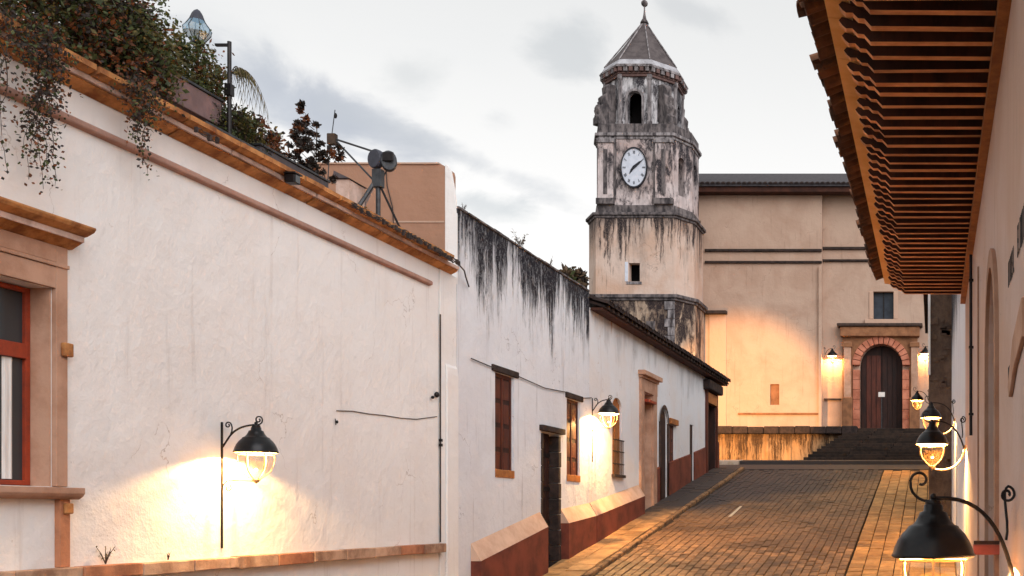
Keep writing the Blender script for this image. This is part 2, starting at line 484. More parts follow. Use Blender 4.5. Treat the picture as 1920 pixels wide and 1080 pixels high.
def inst(name, me, parent, loc, rot=(0,0,0), scale=(1,1,1)):
    o = bpy.data.objects.new(name, me)
    o.parent = parent
    o.location = Vector(loc) - wloc(parent)
    o.rotation_euler = rot
    o.scale = scale
    col.objects.link(o)
    return o
J = lambda a: random.uniform(-a, a)

# ------------------------------------------------------------------ ground
SL = .165
def G(y):
    if y < 0: return -5.5
    if y <= 44: return -5.5 + SL*y
    if y <= 50: return 1.76 + (y-44)*.0858
    if y <= 60: return 2.275 + (y-50)*.04
    return 2.675
g = MB()
ys = [-300, -40, 0, 10, 20, 30, 40, 44, 50, 60, 140, 700]
for a, b_ in zip(ys[:-1], ys[1:]):
    for x0, x1 in ((-400, -60), (-60, 60), (60, 400)):
        g.quad((x0,a,G(a)-.30), (x1,a,G(a)-.30), (x1,b_,G(b_)-.30), (x0,b_,G(b_)-.30))
tag(part('ground', g, 'far_earth'), 'bare earth under and around the sloping street and houses', kind='structure')

def slab(mb, x0, x1, y0, y1, dz, mi=0, th=.28):
    brk = [y0] + [y for y in (0, 44, 50, 60) if y0 < y < y1] + [y1]
    for a, b_ in zip(brk[:-1], brk[1:]):
        for z_ in (dz,):
            mb.quad((x0,a,G(a)+z_), (x1,a,G(a)+z_), (x1,b_,G(b_)+z_), (x0,b_,G(b_)+z_), mi)
        mb.quad((x0,a,G(a)+dz), (x0,b_,G(b_)+dz), (x0,b_,G(b_)+dz-th), (x0,a,G(a)+dz-th), mi)
        mb.quad((x1,a,G(a)+dz), (x1,b_,G(b_)+dz), (x1,b_,G(b_)+dz-th), (x1,a,G(a)+dz-th), mi)
    for ye in (y0, y1):
        mb.quad((x0,ye,G(ye)+dz), (x1,ye,G(ye)+dz), (x1,ye,G(ye)+dz-th), (x0,ye,G(ye)+dz-th), mi)
    return mb
road = tag(part('road', slab(MB(), -7.78, -2.045, -6, 44, -.03), 'paver_joint'), 'sloping street paved with small brown brick pavers', kind='structure')
walk_r = tag(part('right_pavement', slab(MB(), -2.03, .54, -6, 44, -.03), 'paver_joint'), 'flush tiled pavement strip beside the wall lanterns', kind='structure')
walk_l = tag(part('left_pavement', slab(MB(), -9.0, -7.93, -6, 44, .07), 'paver_joint'), 'raised flagstone pavement along the white houses', kind='structure')
cross = tag(part('cross_street', slab(MB(), -60, 40, 44.01, 50, 0.0), 'cross_street'), 'dark cobbled street crossing in front of the church', kind='structure')

ANG = math.atan(SL)
def block_mesh(name, lx, ly, h, mat, be=.008, crown=0.0):
    mb = MB()
    x, y = lx/2, ly/2
    mb.v = [(-x,-y,-h),(x,-y,-h),(x,y,-h),(-x,y,-h),(-x,-y,-be),(x,-y,-be),(x,y,-be),(-x,y,-be),
            (-x+be,-y+be,0),(x-be,-y+be,0),(x-be,y-be,0),(-x+be,y-be,0)]
    mb.f = [(0,1,5,4),(1,2,6,5),(2,3,7,6),(3,0,4,7),(4,5,9,8),(5,6,10,9),(6,7,11,10),(7,4,8,11),(8,9,10,11)]
    mb.m = [0]*9
    return mb.mesh(name, mat)
def pave(parent, name, x0, x1, lx, ly, mat, y0, y1, dz, limit, gap=.016, jz=.005, stuffname='paving', ymin=23.4, bond='run'):
    me = block_mesh(name, lx-gap, ly-gap, .05, mat, .010)
    nx = max(1, round((x1-x0)/lx))
    lx_ = (x1-x0)/nx
    items = []
    r_ = 0
    y = y0
    rows = int((y1-y0)/ly)
    for i in range(nx):
        offy = (i % 2)*ly/2 if bond == 'run' else (random.random()*ly)
        for j in range(rows):
            cx, cy = x0+lx_*(i+.5), y0+ly*(j+.5)+offy
            if cy > y1-ly/2: continue
            items.append((cx, cy))
    vis = sorted([p for p in items if p[1] > ymin], key=lambda p: p[1])
    chosen = set(vis[:limit])
    rest = MB()
    for p in items:
        cx, cy = p
        z = G(cy)+dz+J(jz)+.018*math.sin(cx*1.7+cy*.6)*math.sin(cy*.9+cx*.3)
        rx, ry = ANG+J(.018), J(.022)
        if p in chosen:
            inst(name, me, parent, (cx+J(.004), cy+J(.006), z), (rx, ry, J(.012)))
        else:
            mt = Matrix.Translation((cx, cy, z)) @ Matrix.Rotation(rx, 4, 'X') @ Matrix.Rotation(ry, 4, 'Y')
            hx, hy = (lx-gap)/2, (ly-gap)/2
            c = [mt @ Vector(q) for q in ((-hx,-hy,0),(hx,-hy,0),(hx,hy,0),(-hx,hy,0),(-hx,-hy,-.04),(hx,-hy,-.04),(hx,hy,-.04),(-hx,hy,-.04))]
            rest.quad(c[0], c[1], c[2], c[3])
            rest.quad(c[0], c[4], c[5], c[1]); rest.quad(c[1], c[5], c[6], c[2]); rest.quad(c[3], c[0], c[4], c[7])
    part(stuffname, rest, mat, parent, kind='stuff')
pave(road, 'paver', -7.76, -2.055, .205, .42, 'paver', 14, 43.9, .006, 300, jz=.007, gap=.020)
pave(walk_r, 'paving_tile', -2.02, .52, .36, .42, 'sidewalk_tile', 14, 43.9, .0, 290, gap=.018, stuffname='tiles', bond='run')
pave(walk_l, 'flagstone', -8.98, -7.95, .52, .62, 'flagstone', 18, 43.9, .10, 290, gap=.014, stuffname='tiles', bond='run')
# kerb stones
km = block_mesh('kerbstone', .15, .96, .26, 'kerb', .02)
for i in range(27):
    cy = 17.5+i
    inst('kerbstone', km, walk_l, (-7.86+J(.012), cy, G(cy)+.10+J(.012)), (ANG+J(.006), J(.02), J(.012)))
# gutter along the kerb: a dark strip that also draws the kerb step shadow
gt = MB(); slab(gt, -7.80, -7.70, 14, 43.9, .008, th=.02)
tag(part('gutter', gt, 'paver_joint'), 'dark gutter joint with the kerb step shadow in its colour', kind='structure')
# worn white dash painted on the street
ln = MB()
y0, y1 = 32.4, 35.4
ln.quad((-6.24,y0,G(y0)+.014), (-6.14,y0,G(y0)+.014), (-6.16,y1,G(y1)+.014), (-6.24,y1,G(y1)+.014))
tag(part('road_marking', ln, 'line_paint'), 'short worn white dash painted on the paved street', kind='structure')
# ------------------------------------------------------------------ openings helpers
def leftfn(x, th=.35):
    return lambda u, v, w_: (x - th*w_, u, v)

# ================================================================== LEFT HOUSE 1 (near)
H1 = thing('townhouse', (-9, 13, G(13)), 'long white townhouse with ochre stone cornice and red framed window', 'house')
mb = MB().wall(leftfn(-9.0), 7.0, 19.40, -5.6, 4.42, [(9.0, 10.88, .26, 2.28)])
part('wall', mb, 'white_plaster', H1)
mb = MB().box(-16, -9.36, 6.9, 7.2, -5.5, 4.3).box(-16, -9.36, 19.1, 19.38, -5.5, 4.3).box(-16.2, -16, 6.9, 19.4, -5.5, 4.3)
part('side_wall', mb, 'white_plaster', H1)
part('roof', MB().box(-16.2, -9.02, 6.9, 19.42, 4.43, 4.55), 'cornice_pale', H1)
# cornice: three courses of blocks
prof = [('cornice_block', 'cornice_ochre', [(-9.0, 4.425), (-8.99, 4.425), (-8.91, 4.465), (-8.87, 4.495), (-8.87, 4.51), (-9.0, 4.51)]),
        ('cornice_band', 'cornice_pale', [(-9.0, 4.513), (-8.835, 4.513), (-8.83, 4.565), (-9.0, 4.565)]),
        ('cornice_top', 'cornice_ochre', [(-9.25, 4.568), (-8.80, 4.568), (-8.74, 4.60), (-8.72, 4.605), (-8.72, 4.665), (-9.25, 4.68)])]
for nm, mt, pl in prof:
    L = .92 if nm != 'cornice_top' else .46
    me = MB().alongY(pl, -L/2+.004, L/2-.004)
    me = me.mesh(nm, mt)
    n = int(round(12.5/L))
    for i in range(n):
        inst(nm, me, H1, (J(.006), 7.0+L*(i+.5), J(.004)), (0, 0, J(.003)))
me = MB().alongY([(-9.0, 4.03), (-8.94, 4.045), (-8.93, 4.06), (-8.93, 4.10), (-8.95, 4.12), (-9.0, 4.13)], -.60, .60).mesh('string_course', 'string_pink')
for i in range(10):
    inst('string_course', me, H1, (J(.003), 7.6+1.203*i, J(.002)))
# weathered ledge low on the wall
for k in range(15):
    y0 = 7.0+k*.83
    ln_ = .815
    h0 = .15+J(.012)
    red = k % 4 == 1
    me = MB().box(-9.0, -8.87+J(.012), y0, y0+ln_, -.57-h0, -.57+J(.006))
    part('ledge_stone', me, 'ledge_terracotta' if red else 'ledge_stone', H1, bevel=.012)
# window
WX = -9.0
wd = part('window_surround', MB().box(-9.0, -8.95, 10.885, 11.03, .26, 2.72)
          .box(-9.0, -8.952, 8.6, 10.884, 2.283, 2.50).box(-9.0, -8.935, 8.6, 11.04, 2.505, 2.545)
          .box(-9.0, -8.952, 8.6, 10.884, 2.55, 2.72), 'cantera', H1, bevel=.006)
part('reveal', MB().box(-9.30, -9.0, 10.86, 10.878, .26, 2.28), 'cantera', wd)
part('window_cornice', MB().alongY([(-9.0, 2.725), (-8.96, 2.725), (-8.86, 2.79), (-8.84, 2.80), (-8.84, 2.85), (-8.80, 2.86), (-8.73, 2.90), (-8.71, 2.93), (-8.71, 2.95), (-9.0, 2.97)], 8.4, 11.10), 'cornice_ochre', wd, bevel=.004)
part('window_frieze', MB().box(-8.842, -8.82, 8.4, 11.08, 2.795, 2.852), 'cornice_pale', wd)
part('window_sill', MB().alongY([(-9.2, .13), (-8.90, .13), (-8.86, .16), (-8.84, .19), (-8.84, .25), (-9.2, .262)], 8.6, 11.12), 'cantera', wd, bevel=.006)
part('apron_pilaster', MB().box(-9.0, -8.94, 10.92, 11.05, -.57, .128), 'ledge_terracotta', H1, bevel=.006)
part('bracket_knob', MB().box(-8.945, -8.90, 10.93, 11.05, 1.60, 1.74), 'cornice_ochre', H1, bevel=.012)
part('bracket_knob', MB().box(-8.938, -8.90, 10.95, 11.05, -.02, .09), 'cornice_ochre', H1, bevel=.012)
wf = part('window_frame', MB().box(-9.26, -9.19, 10.80, 10.856, .27, 2.27).box(-9.26, -9.19, 9.02, 10.80, .27, .32)
          .box(-9.27, -9.175, 9.02, 10.80, 1.55, 1.70).box(-9.26, -9.19, 9.02, 10.80, 2.22, 2.27), 'window_red', H1, bevel=.004)
part('pane', MB().box(-9.235, -9.225, 9.02, 10.80, 1.70, 2.22).box(-9.235, -9.225, 9.02, 10.80, .32, 1.55), 'pane_glass', wf)
cur = MB()
yy = [9.1+i*.02 for i in range(80)]
for a, b_ in zip(yy[:-1], yy[1:]):
    if b_ > 10.74: break
    xa = -9.214+.012*math.sin(a*38)+.006*math.sin(a*91); xb = -9.214+.012*math.sin(b_*38)+.006*math.sin(b_*91)
    cur.quad((xa,a,.33), (xb,b_,.33), (xb,b_,1.545), (xa,a,1.545))
part('curtain', cur, 'curtain', wf, smooth=True)
part('room', MB().box(-11, -10.9, 8.8, 11.2, -.5, 3), 'dark_room', H1)
# corner pier with vertical groove
part('corner_pier', MB().box(-9.35, -8.985, 19.44, 20.11, -5.5, 4.43), 'white_plaster', H1, bevel=.02)
part('pier_buttress', MB().prism([(-8.983, -5.5), (-8.94, -5.5), (-8.94, 2.55), (-8.955, 2.68), (-8.983, 2.74)], lambda a, b, k: (a, 20.09 if k else 19.62, b)), 'white_plaster', H1, bevel=.02)

# ================================================================== LEFT HOUSE 2 (streaked)
H2 = thing('streaked_house', (-9, 24, G(24)), 'white house with black mould streaks running down from its parapet', 'house')
Zp = 5.74
w1 = (21.90, 22.88, .72, 2.88)
d1 = (24.50, 25.62, -1.60, 1.86)
w2 = (26.18, 27.15, .76, 2.80)
mb = MB().wall(leftfn(-9.0), 20.14, 27.9, -5.5, Zp, [w1, d1, w2])
part('wall', mb, 'streaked_plaster', H2)
part('side_wall', MB().box(-15, -9.36, 20.6, 20.9, -5.5, 5.3).box(-15, -9.36, 27.6, 27.88, -5.5, 5.3).box(-15.2, -15, 20.6, 27.9, -5.5, 5.3), 'white_plaster', H2)
part('roof', MB().box(-15.2, -9.36, 20.6, 27.9, 5.305, 5.4), 'cornice_pale', H2)
for i in range(19):
    y0 = 20.19+i*.405
    part('coping_stone', MB().box(-9.38, -8.965+J(.01), y0, y0+.39, Zp+.003, Zp+.055+J(.012)), 'tower_dark', H2, bevel=.015)
# rising end of the street wall beside the roof block
part('parapet_end', MB().prism([(-9.215, 4.3), (-9.215, 6.56), (-9.16, 6.54), (-9.10, 6.42), (-9.04, 6.10), (-9.01, 5.80), (-8.997, 5.6), (-8.997, 4.3)],
     lambda a, b, k: (a, 20.185 if k else 20.12, b)), 'white_plaster', H2, bevel=.01)

def window_in(parent, o, depth=.05, frame='red_wood', cross=True, leaf=None, sill=None, lint=None, X=-9.0, slats=False):
    ya, yb, za, zb = o
    f = MB()
    t_ = .07
    f.box(X-depth-.05, X-depth, ya, ya+t_, za, zb).box(X-depth-.05, X-depth, yb-t_, yb, za, zb)
    f.box(X-depth-.05, X-depth, ya+t_, yb-t_, za, za+t_).box(X-depth-.05, X-depth, ya+t_, yb-t_, zb-t_, zb)
    f.box(X-depth-.048, X-depth+.006, (ya+yb)/2-.03, (ya+yb)/2+.03, za+t_, zb-t_)
    fr = part('window', f, frame, parent, bevel=.004)
    for a, b_ in ((ya+t_, (ya+yb)/2-.03), ((ya+yb)/2+.03, yb-t_)):
        part('shutter', MB().box(X-depth-.035, X-depth-.02, a, b_, za+t_, zb-t_), 'dark_wood' if leaf is None else leaf, fr)
        for i in range(4):
            z0 = za+t_+.06+i*(zb-za-2*t_)/4
            part('shutter_panel', MB().box(X-depth-.02, X-depth-.008, a+.05, b_-.05, z0, z0+(zb-za-2*t_)/4-.1), 'red_wood' if leaf is None else leaf, fr, bevel=.004)
    if sill: part('sill', MB().box(X-depth, X+.02, ya, yb, za-.002, za+.16), sill, fr, bevel=.008)
    return fr
window_in(H2, w1, sill='orange_wood', frame='red_wood')
window_in(H2, w2, sill='orange_wood', frame='red_wood')
part('lintel', MB().box(-9.2, -8.955, 21.72, 23.08, 2.885, 3.02), 'lintel_black', H2, bevel=.02)
part('lintel', MB().box(-9.2, -8.955, 26.08, 27.32, 2.805, 2.95), 'lintel_black', H2, bevel=.02)
# door with dark stone jambs
for i in range(9):
    z0 = -1.55+i*.375
    part('jamb_stone', MB().box(-9.3, -8.97+J(.012), 25.56, 25.72+J(.02), z0, z0+.36), 'lintel_black', H2, bevel=.012)
    part('jamb_stone', MB().box(-9.3, -8.98+J(.008), 24.46, 24.56+J(.01), z0, z0+.36), 'lintel_black', H2, bevel=.012)
part('lintel', MB().box(-9.3, -8.90, 24.36, 25.84, 1.865, 2.0), 'lintel_black', H2, bevel=.02)
dr = part('door', MB().box(-9.28, -9.22, 24.57, 25.55, -1.6, 1.86), 'dark_wood', H2)
for i in range(5):
    part('door_board', MB().box(-9.22, -9.20, 24.59+i*.19, 24.77+i*.19, -1.5, 1.84), 'dark_wood', dr, bevel=.004)
for i in range(4):
    part('door_stud_rail', MB().box(-9.20, -9.185, 24.59, 25.54, -1.1+i*.8, -1.0+i*.8), 'iron', dr)

# plinths: red base, sloped painted top; split at the door
def plinth(parent, y0, y1, h0, h1, slope=.30, proud=.20, splay0=0, splay1=0, top='plinth_slope'):
    a, b_ = G(y0)-.4, G(y1)-.4
    t0, t1 = G(y0)+h0, G(y1)+h1
    X0, X1 = -8.998, -9.0+proud
    r_ = MB()
    Y0, Y1 = y0, y1
    r_.quad((X1,Y0,a),(X1,Y1,b_),(X1,Y1,t1),(X1,Y0,t0))
    r_.quad((X0,Y0-splay0,a),(X1,Y0,a),(X1,Y0,t0),(X0,Y0-splay0,t0))
    r_.quad((X0,Y1+splay1,b_),(X1,Y1,b_),(X1,Y1,t1),(X0,Y1+splay1,t1))
    part('plinth', r_, 'plinth_red', parent)
    s_ = MB()
    s_.quad((X1,Y0,t0+.001),(X1,Y1,t1+.001),(X0,Y1+splay1,t1+slope),(X0,Y0-splay0,t0+slope))
    s_.poly([(X1,Y0,t0),(X0,Y0-splay0,t0+slope),(X0,Y0-splay0,t0)])
    s_.poly([(X1,Y1,t1),(X0,Y1+splay1,t1+slope),(X0,Y1+splay1,t1)])
    part('plinth_slope', s_, top, parent)
plinth(H2, 20.75, 24.38, 1.12, 1.14, .34)
plinth(H2, 25.76, 27.88, .98, .80, .34)
# cable pinned along the wall
def cable(name, pts, r, label, cat='cable', mat='cable'):
    o = part(name, MB().tube(pts, r, 5), mat)
    return tag(o, label, cat)
cable('wall_cable', [(-8.97, 20.7, 2.98), (-8.97, 21.8, 2.94), (-8.97, 23.1, 2.93), (-8.97, 24.6, 2.86), (-8.97, 26.1, 2.93), (-8.97, 27.2, 2.90), (-8.97, 28.0, 3.0)], .012, 'thin cable sagging along the streaked wall between two window lintels')

# ================================================================== LEFT HOUSE 3 (tiled)
H3 = thing('tiled_house', (-9, 36, G(36)), 'low white house with dark tiled eave and red painted base', 'house')
w3 = (29.9, 30.8, 1.06, 3.25, .30)
d2 = (33.0, 34.05, -1, 3.72)
d3 = (35.1, 36.0, -1, 3.42, True)
w4 = (36.35, 37.1, 1.0, 3.0)
d4 = (39.4, 40.0, -1, 3.25)
d5 = (42.2, 44.0, -1, 5.0)
part('wall', MB().wall(leftfn(-9.0), 27.9, 44.6, -5.5, 5.36, [w3, d2, d3, w4, d4, d5]), 'tiled_house_plaster', H3)
part('side_wall', MB().box(-15, -9.36, 44.3, 44.6, -5.5, 5.4).box(-15.2, -15, 27.9, 44.6, -5.5, 5.4), 'white_plaster', H3)
part('interior_wall', MB().box(-10.4, -10.3, 28.2, 44.2, -1, 5.2), 'dark_room', H3)
mb = MB().alongY([(-8.62, 5.36), (-8.62, 5.43), (-15.2, 7.6), (-15.2, 7.5)], 27.95, 44.95)
rf = part('roof', mb, 'dark_tile', H3)
part('roof_eave_board', MB().box(-8.98, -8.66, 27.95, 44.9, 5.30, 5.36), 'soffit_board', H3)
tiles = MB()
n = 76
for i in range(n):
    yc = 28.0+i*.224
    for k, rr_ in enumerate((.115, .08)):
        K = 5
    for j in range(10):
        x0 = -8.50-j*.42+J(.03); x1 = x0-.46
        z0 = 5.47+(-8.62-x0)*.33; z1 = z0+.15
        r0 = .118
        for q in range(4):
            a0, a1 = PI*q/4, PI*(q+1)/4
            A = (x0, yc-r0*math.cos(a0), z0+r0*math.sin(a0)+.02); B = (x0, yc-r0*math.cos(a1), z0+r0*math.sin(a1)+.02)
            C = (x1, yc-r0*.85*math.cos(a1), z1+r0*.85*math.sin(a1)); D = (x1, yc-r0*.85*math.cos(a0), z1+r0*.85*math.sin(a0))
            tiles.quad(A, B, C, D)
        if j == 0:
            tiles.poly([(x0-.02, yc-r0*.9*math.cos(PI*q/6), z0+r0*.9*math.sin(PI*q/6)+.015) for q in range(7)])
part('roof_tiles', tiles, 'dark_tile', rf, kind='stuff')
for i in range(38):
    yc = 28.15+i*.44
    part('eave_block', MB().box(-8.99, -8.58, yc, yc+.16, 5.362, 5.45), 'old_beam', rf)
# window 3 with iron grille
fr = window_in(H3, w3[:4], depth=.06, frame='orange_wood', leaf='orange_wood')
gr = MB()
for i in range(7):
    yb_ = 29.93+i*.14
    gr.box(-8.965, -8.945, yb_, yb_+.02, 1.0, 2.05)
for z_ in (1.02, 1.35, 1.7, 2.03): gr.box(-8.968, -8.942, 29.85, 30.86, z_, z_+.03)
gr.box(-8.998, -8.90, 29.82, 30.88, .98, 1.06)
part('window_grille', gr, 'lintel_black', H3)
# window/door surround 2 with stone lintel
sr = part('door_surround', MB().box(-9.05, -8.93, 32.62, 32.995, -.2, 4.1).box(-9.05, -8.93, 34.055, 34.5, .08, 4.1)
          .box(-9.05, -8.925, 32.60, 34.52, 3.725, 4.12), 'cantera', H3, bevel=.01)
part('cornice', MB().box(-9.0, -8.78, 32.5, 34.62, 4.20, 4.34).box(-9.0, -8.88, 32.56, 34.56, 4.125, 4.198), 'cantera', sr, bevel=.01)
part('transom_ledge', MB().box(-9.2, -8.83, 33.0, 34.04, 3.42, 3.50), 'window_red', sr)
part('door', MB().box(-9.3, -9.24, 33.0, 33.98, -.2, 3.72), 'dark_wood', H3)
part('door_jamb', MB().box(-9.24, -8.99, 33.985, 34.048, -.2, 3.715), 'cantera', H3)
for i in range(2):
    part('door_panel', MB().box(-9.24, -9.21, 33.05+i*.5, 33.5+i*.5, 0.2, 3.3), 'dark_wood', H3, bevel=.01)
# arched door
part('door', MB().box(-9.10, -9.04, 35.1, 36.0, -.2, 3.42), 'dark_wood', H3)
am = MB()
for k in range(12):
    a0, a1 = PI*k/12, PI*(k+1)/12
    for r0, r1 in ((.455, .60),):
        am.poly([(-8.95, 35.55+r0*math.cos(a0), 2.97+r0*math.sin(a0)), (-8.95, 35.55+r1*math.cos(a0), 2.97+r1*math.sin(a0)), (-8.95, 35.55+r1*math.cos(a1), 2.97+r1*math.sin(a1)), (-8.95, 35.55+r0*math.cos(a1), 2.97+r0*math.sin(a1))])
am.box(-9.0, -8.95, 34.96, 35.095, .2, 2.97).box(-9.0, -8.95, 36.005, 36.14, .4, 2.97)
part('arch_surround', am, 'old_beam', H3)
window_in(H3, w4, depth=.05)
part('lintel', MB().box(-9.1, -8.9, 36.2, 37.3, 3.005, 3.2), 'orange_wood', H3, bevel=.01)
part('door', MB().box(-9.10, -9.04, 39.4, 40.0, -.2, 3.25), 'dark_wood', H3)
part('door', MB().box(-9.35, -9.25, 42.2, 44.0, -.2, 5.0), 'dark_room', H3)
part('door_jamb', MB().box(-9.249, -9.0, 43.93, 43.995, -.2, 4.99), 'dark_wood', H3)
part('door_post', MB().box(-9.0, -8.90, 42.05, 42.2, 1.0, 5.0), 'red_wood', H3)
part('door_post', MB().box(-9.0, -8.90, 44.0, 44.12, 1.2, 5.0), 'red_wood', H3)
part('porch_lintel', MB().box(-9.1, -8.72, 41.7, 44.3, 4.82, 5.2), 'lintel_black', H3, bevel=.05)
part('porch_panel', MB().box(-9.1, -8.9, 42.25, 43.95, 4.35, 4.75), 'orange_wood', H3)
plinth(H3, 27.92, 32.55, .80, .62, .34)
plinth(H3, 34.52, 35.08, 1.2, 1.2, .02, .05, top='plinth_red')
plinth(H3, 36.02, 39.38, 1.2, 1.12, .02, .05, top='plinth_red')
plinth(H3, 40.01, 42.0, 1.12, 1.1, .02, .05, top='plinth_red')
plinth(H3, 44.13, 44.6, 1.1, 1.1, .02, .05, top='plinth_red')

# ================================================================== ROOFTOP BLOCK (peach)
PB = thing('rooftop_block', (-10.5, 21, 4.5), 'peach plastered rooftop block standing behind the antenna', 'rooftop block')
part('wall', MB().prism([(-11.9, 4.3), (-11.9, 6.56), (-9.30, 6.56), (-9.24, 6.54), (-9.218, 6.46), (-9.218, 4.3)],
     lambda a, b, k: (a, 20.58 if k else 20.13, b)), 'peach_plaster', PB)
part('capping', MB().box(-11.9, -9.32, 20.10, 20.60, 6.562, 6.59), 'church_plaster', PB)
part('string_line', MB().box(-10.2, -9.23, 20.115, 20.128, 5.46, 5.49), 'church_plaster', PB)
part('cable_run', MB().tube([(-10.32, 20.10, 6.58), (-10.30, 20.11, 6.15), (-10.20, 20.11, 5.75), (-10.17, 20.11, 5.3), (-10.1, 20.11, 4.9), (-10.0, 20.11, 4.6)], .010, 5), 'cable', PB)

# ================================================================== CHURCH
CX = .028
def cx(px, D=56.0): return (px-1750)*D/2000
def cz(py, D=56.0): return (960-py)*D/2000
CH = thing('church', (-5, 58, 2.4), 'large peach plastered church nave with arched stone doorway', 'church')
DL, DR = 55.8, 56.2
part('wall', MB().wall(lambda u, v, w_: (u, DL+.6*w_, v), -15.5, cx(1541, DL), 1.5, cz(366, DL),
     [(cx(1444, DL), cx(1461, DL), cz(759, DL), cz(720, DL))]), 'church_plaster', CH)
door = (cx(1612), cx(1692), 4.3, cz(645), True)
win = (cx(1637), cx(1675), cz(597), cz(545))
part('wall', MB().wall(lambda u, v, w_: (u, DR+.7*w_, v), cx(1541, DL)+.001, 6.0, 1.5, cz(362, DL), [door, win]), 'church_plaster', CH)
part('side_wall', MB().box(-15.4, -15.0, 56.6, 68, 1.5, 16.4).box(5.5, 6, 57, 68, 1.5, 16.4).box(-18, 6, 68, 68.5, 1.5, 16.4), 'church_plaster', CH)
part('interior_wall', MB().box(-6, 0, 57.6, 57.7, 3, 13), 'dark_room', CH)
part('blind_opening', MB().box(cx(1444, DL)+.01, cx(1461, DL)-.01, DL+.10, DL+.16, cz(759, DL), cz(720, DL)), 'portal_stone', CH)
# roof with projecting tiled eave
ez = cz(366, DL)
rf = part('roof', MB().prism([(55.05, ez+.45), (62.0, ez+3.1), (69.2, ez+.3), (69.2, ez+.1), (62, ez+2.9), (55.05, ez+.25)], lambda a, b, k: (7.0 if k else -15.6, a, b)), 'church_roof', CH)
part('eave_soffit', MB().box(-15.5, 6.6, 55.15, DL, ez-.01, ez+.26), 'soffit_board', rf)
for i in range(62):
    xx = -13.0+i*.27
    part('roof_tile', MB().prism([(math.cos(PI*q/4)*.11, math.sin(PI*q/4)*.10) for q in range(5)], lambda a, b, k: (xx+a, (55.6 if k else 54.97), ez+.36+b+(.2 if k else 0))), 'dark_tile', rf)
# mouldings
def mould(px0, px1, py, th, D, mat='lintel_black', proud=.12):
    part('moulding', MB().box(cx(px0, D), cx(px1, D), D-proud, D-.002, cz(py, D)-th/2, cz(py, D)+th/2), mat, CH, bevel=.02)
mould(1322, 1541, 470, .14, DL); mould(1541.3, 1800, 466, .14, DR)
mould(1322, 1541, 492, .12, DL); mould(1541.3, 1800, 489, .12, DR)
mould(1320, 1364, 587, .17, DL, 'old_beam', .35)
mould(1384, 1534, 776, .10, DL, 'portal_stone', .10)
mould(1545, 1578, 749, .09, DR, 'old_beam', .14)
part('pilaster_strip', MB().box(cx(1330, DL), cx(1362, DL), DL-.08, DL-.002, 4.2, cz(590, DL)), 'church_plaster_pale', CH, bevel=.02)
part('buttress_strip', MB().box(cx(1535, DL), cx(1541, DL), DL-.16, DL-.002, 4.2, cz(500, DL)), 'church_plaster', CH, bevel=.02)
# upper window
uw = part('window', MB().box(win[0], win[1], DR+.35, DR+.42, win[2], win[3]), 'dark_blue', CH)
part('window_bar', MB().box((win[0]+win[1])/2-.03, (win[0]+win[1])/2+.03, DR+.31, DR+.348, win[2], win[3]), 'iron', uw)
part('window_surround', MB().box(win[0]-.22, win[0]-.003, DR-.05, DR+.06, win[2], win[3]).box(win[1]+.003, win[1]+.22, DR-.05, DR+.06, win[2], win[3])
     .box(win[0]-.45, win[1]+.45, DR-.12, DR-.002, win[2]-.42, win[2]-.02), 'church_plaster_pale', CH, bevel=.02)
# portal
acx = cx(1652); spr = cz(685); r0 = 1.12
P0, P1 = cx(1578), cx(1722)
pt = part('portal', MB().wall(lambda u, v, w_: (u, DR-.25+.248*w_, v), P0+.05, P1-.05, 4.3, cz(645)+.80, [(door[0]-.38, door[1]+.38, 4.31, cz(645)+.38, True)]), 'portal_stone', CH)
part('entablature', MB().box(P0-.06, P1+.06, DR-.50, DR-.002, cz(632)-.0, cz(614)), 'portal_stone', pt, bevel=.04)
part('entablature_cornice', MB().box(P0-.22, P1+.22, DR-.62, DR-.002, cz(614)+.003, cz(608)), 'old_beam', pt, bevel=.04)
for k in range(15):
    a0, a1 = PI*k/15+.012, PI*(k+1)/15-.012
    pl = [(r*math.cos(a), r*math.sin(a)) for r, a in ((r0, a0), (r0+.40, a0), (r0+.40, a1), (r0, a1))]
    part('arch_stone', MB().prism(pl, lambda a, b, k_: (acx+a, (DR-.30 if k_ else DR+.30), door[3]-r0+b)), 'arch_stone', pt, bevel=.012)
for sgn in (-1, 1):
    for i in range(6):
        z0 = 4.35+i*.52
        xa = acx+sgn*r0; xb = acx+sgn*(r0+.36)
        part('jamb_stone', MB().box(min(xa, xb), max(xa, xb), DR-.29, DR+.28, z0, z0+.505), 'arch_stone', pt, bevel=.012)
    px = acx+sgn*1.76
    part('pilaster', MB().box(px-.19, px+.19, DR-.42, DR-.26, 4.35, 8.9), 'cantera', pt, bevel=.03)
    part('pilaster_base', MB().box(px-.27, px+.27, DR-.48, DR-.252, 4.3, 6.0), 'portal_stone', pt, bevel=.03)
    part('pilaster_capital', MB().box(px-.26, px+.26, DR-.47, DR-.252, 8.62, 8.88), 'portal_stone', pt, bevel=.03)
# doors
dl = part('door', MB().box(door[0], acx-.01, DR+.42, DR+.50, 4.3, door[3]), 'dark_wood', CH)
for i in range(4):
    part('door_board', MB().box(door[0]+.06+i*.26, door[0]+.29+i*.26, DR+.39, DR+.418, 4.4, 8.3), 'red_wood' if i in (1, 2, 3) else 'dark_wood', dl, bevel=.01)  # redder boards: light on the left leaf put into their colour
dl2 = part('door', MB().box(acx+.01, door[1], DR+.46, DR+.54, 4.3, door[3]), 'dark_wood', CH)
for i in range(4):
    part('door_board', MB().box(acx+.06+i*.26, acx+.29+i*.26, DR+.43, DR+.458, 4.4, 8.3), 'dark_wood', dl2, bevel=.01)
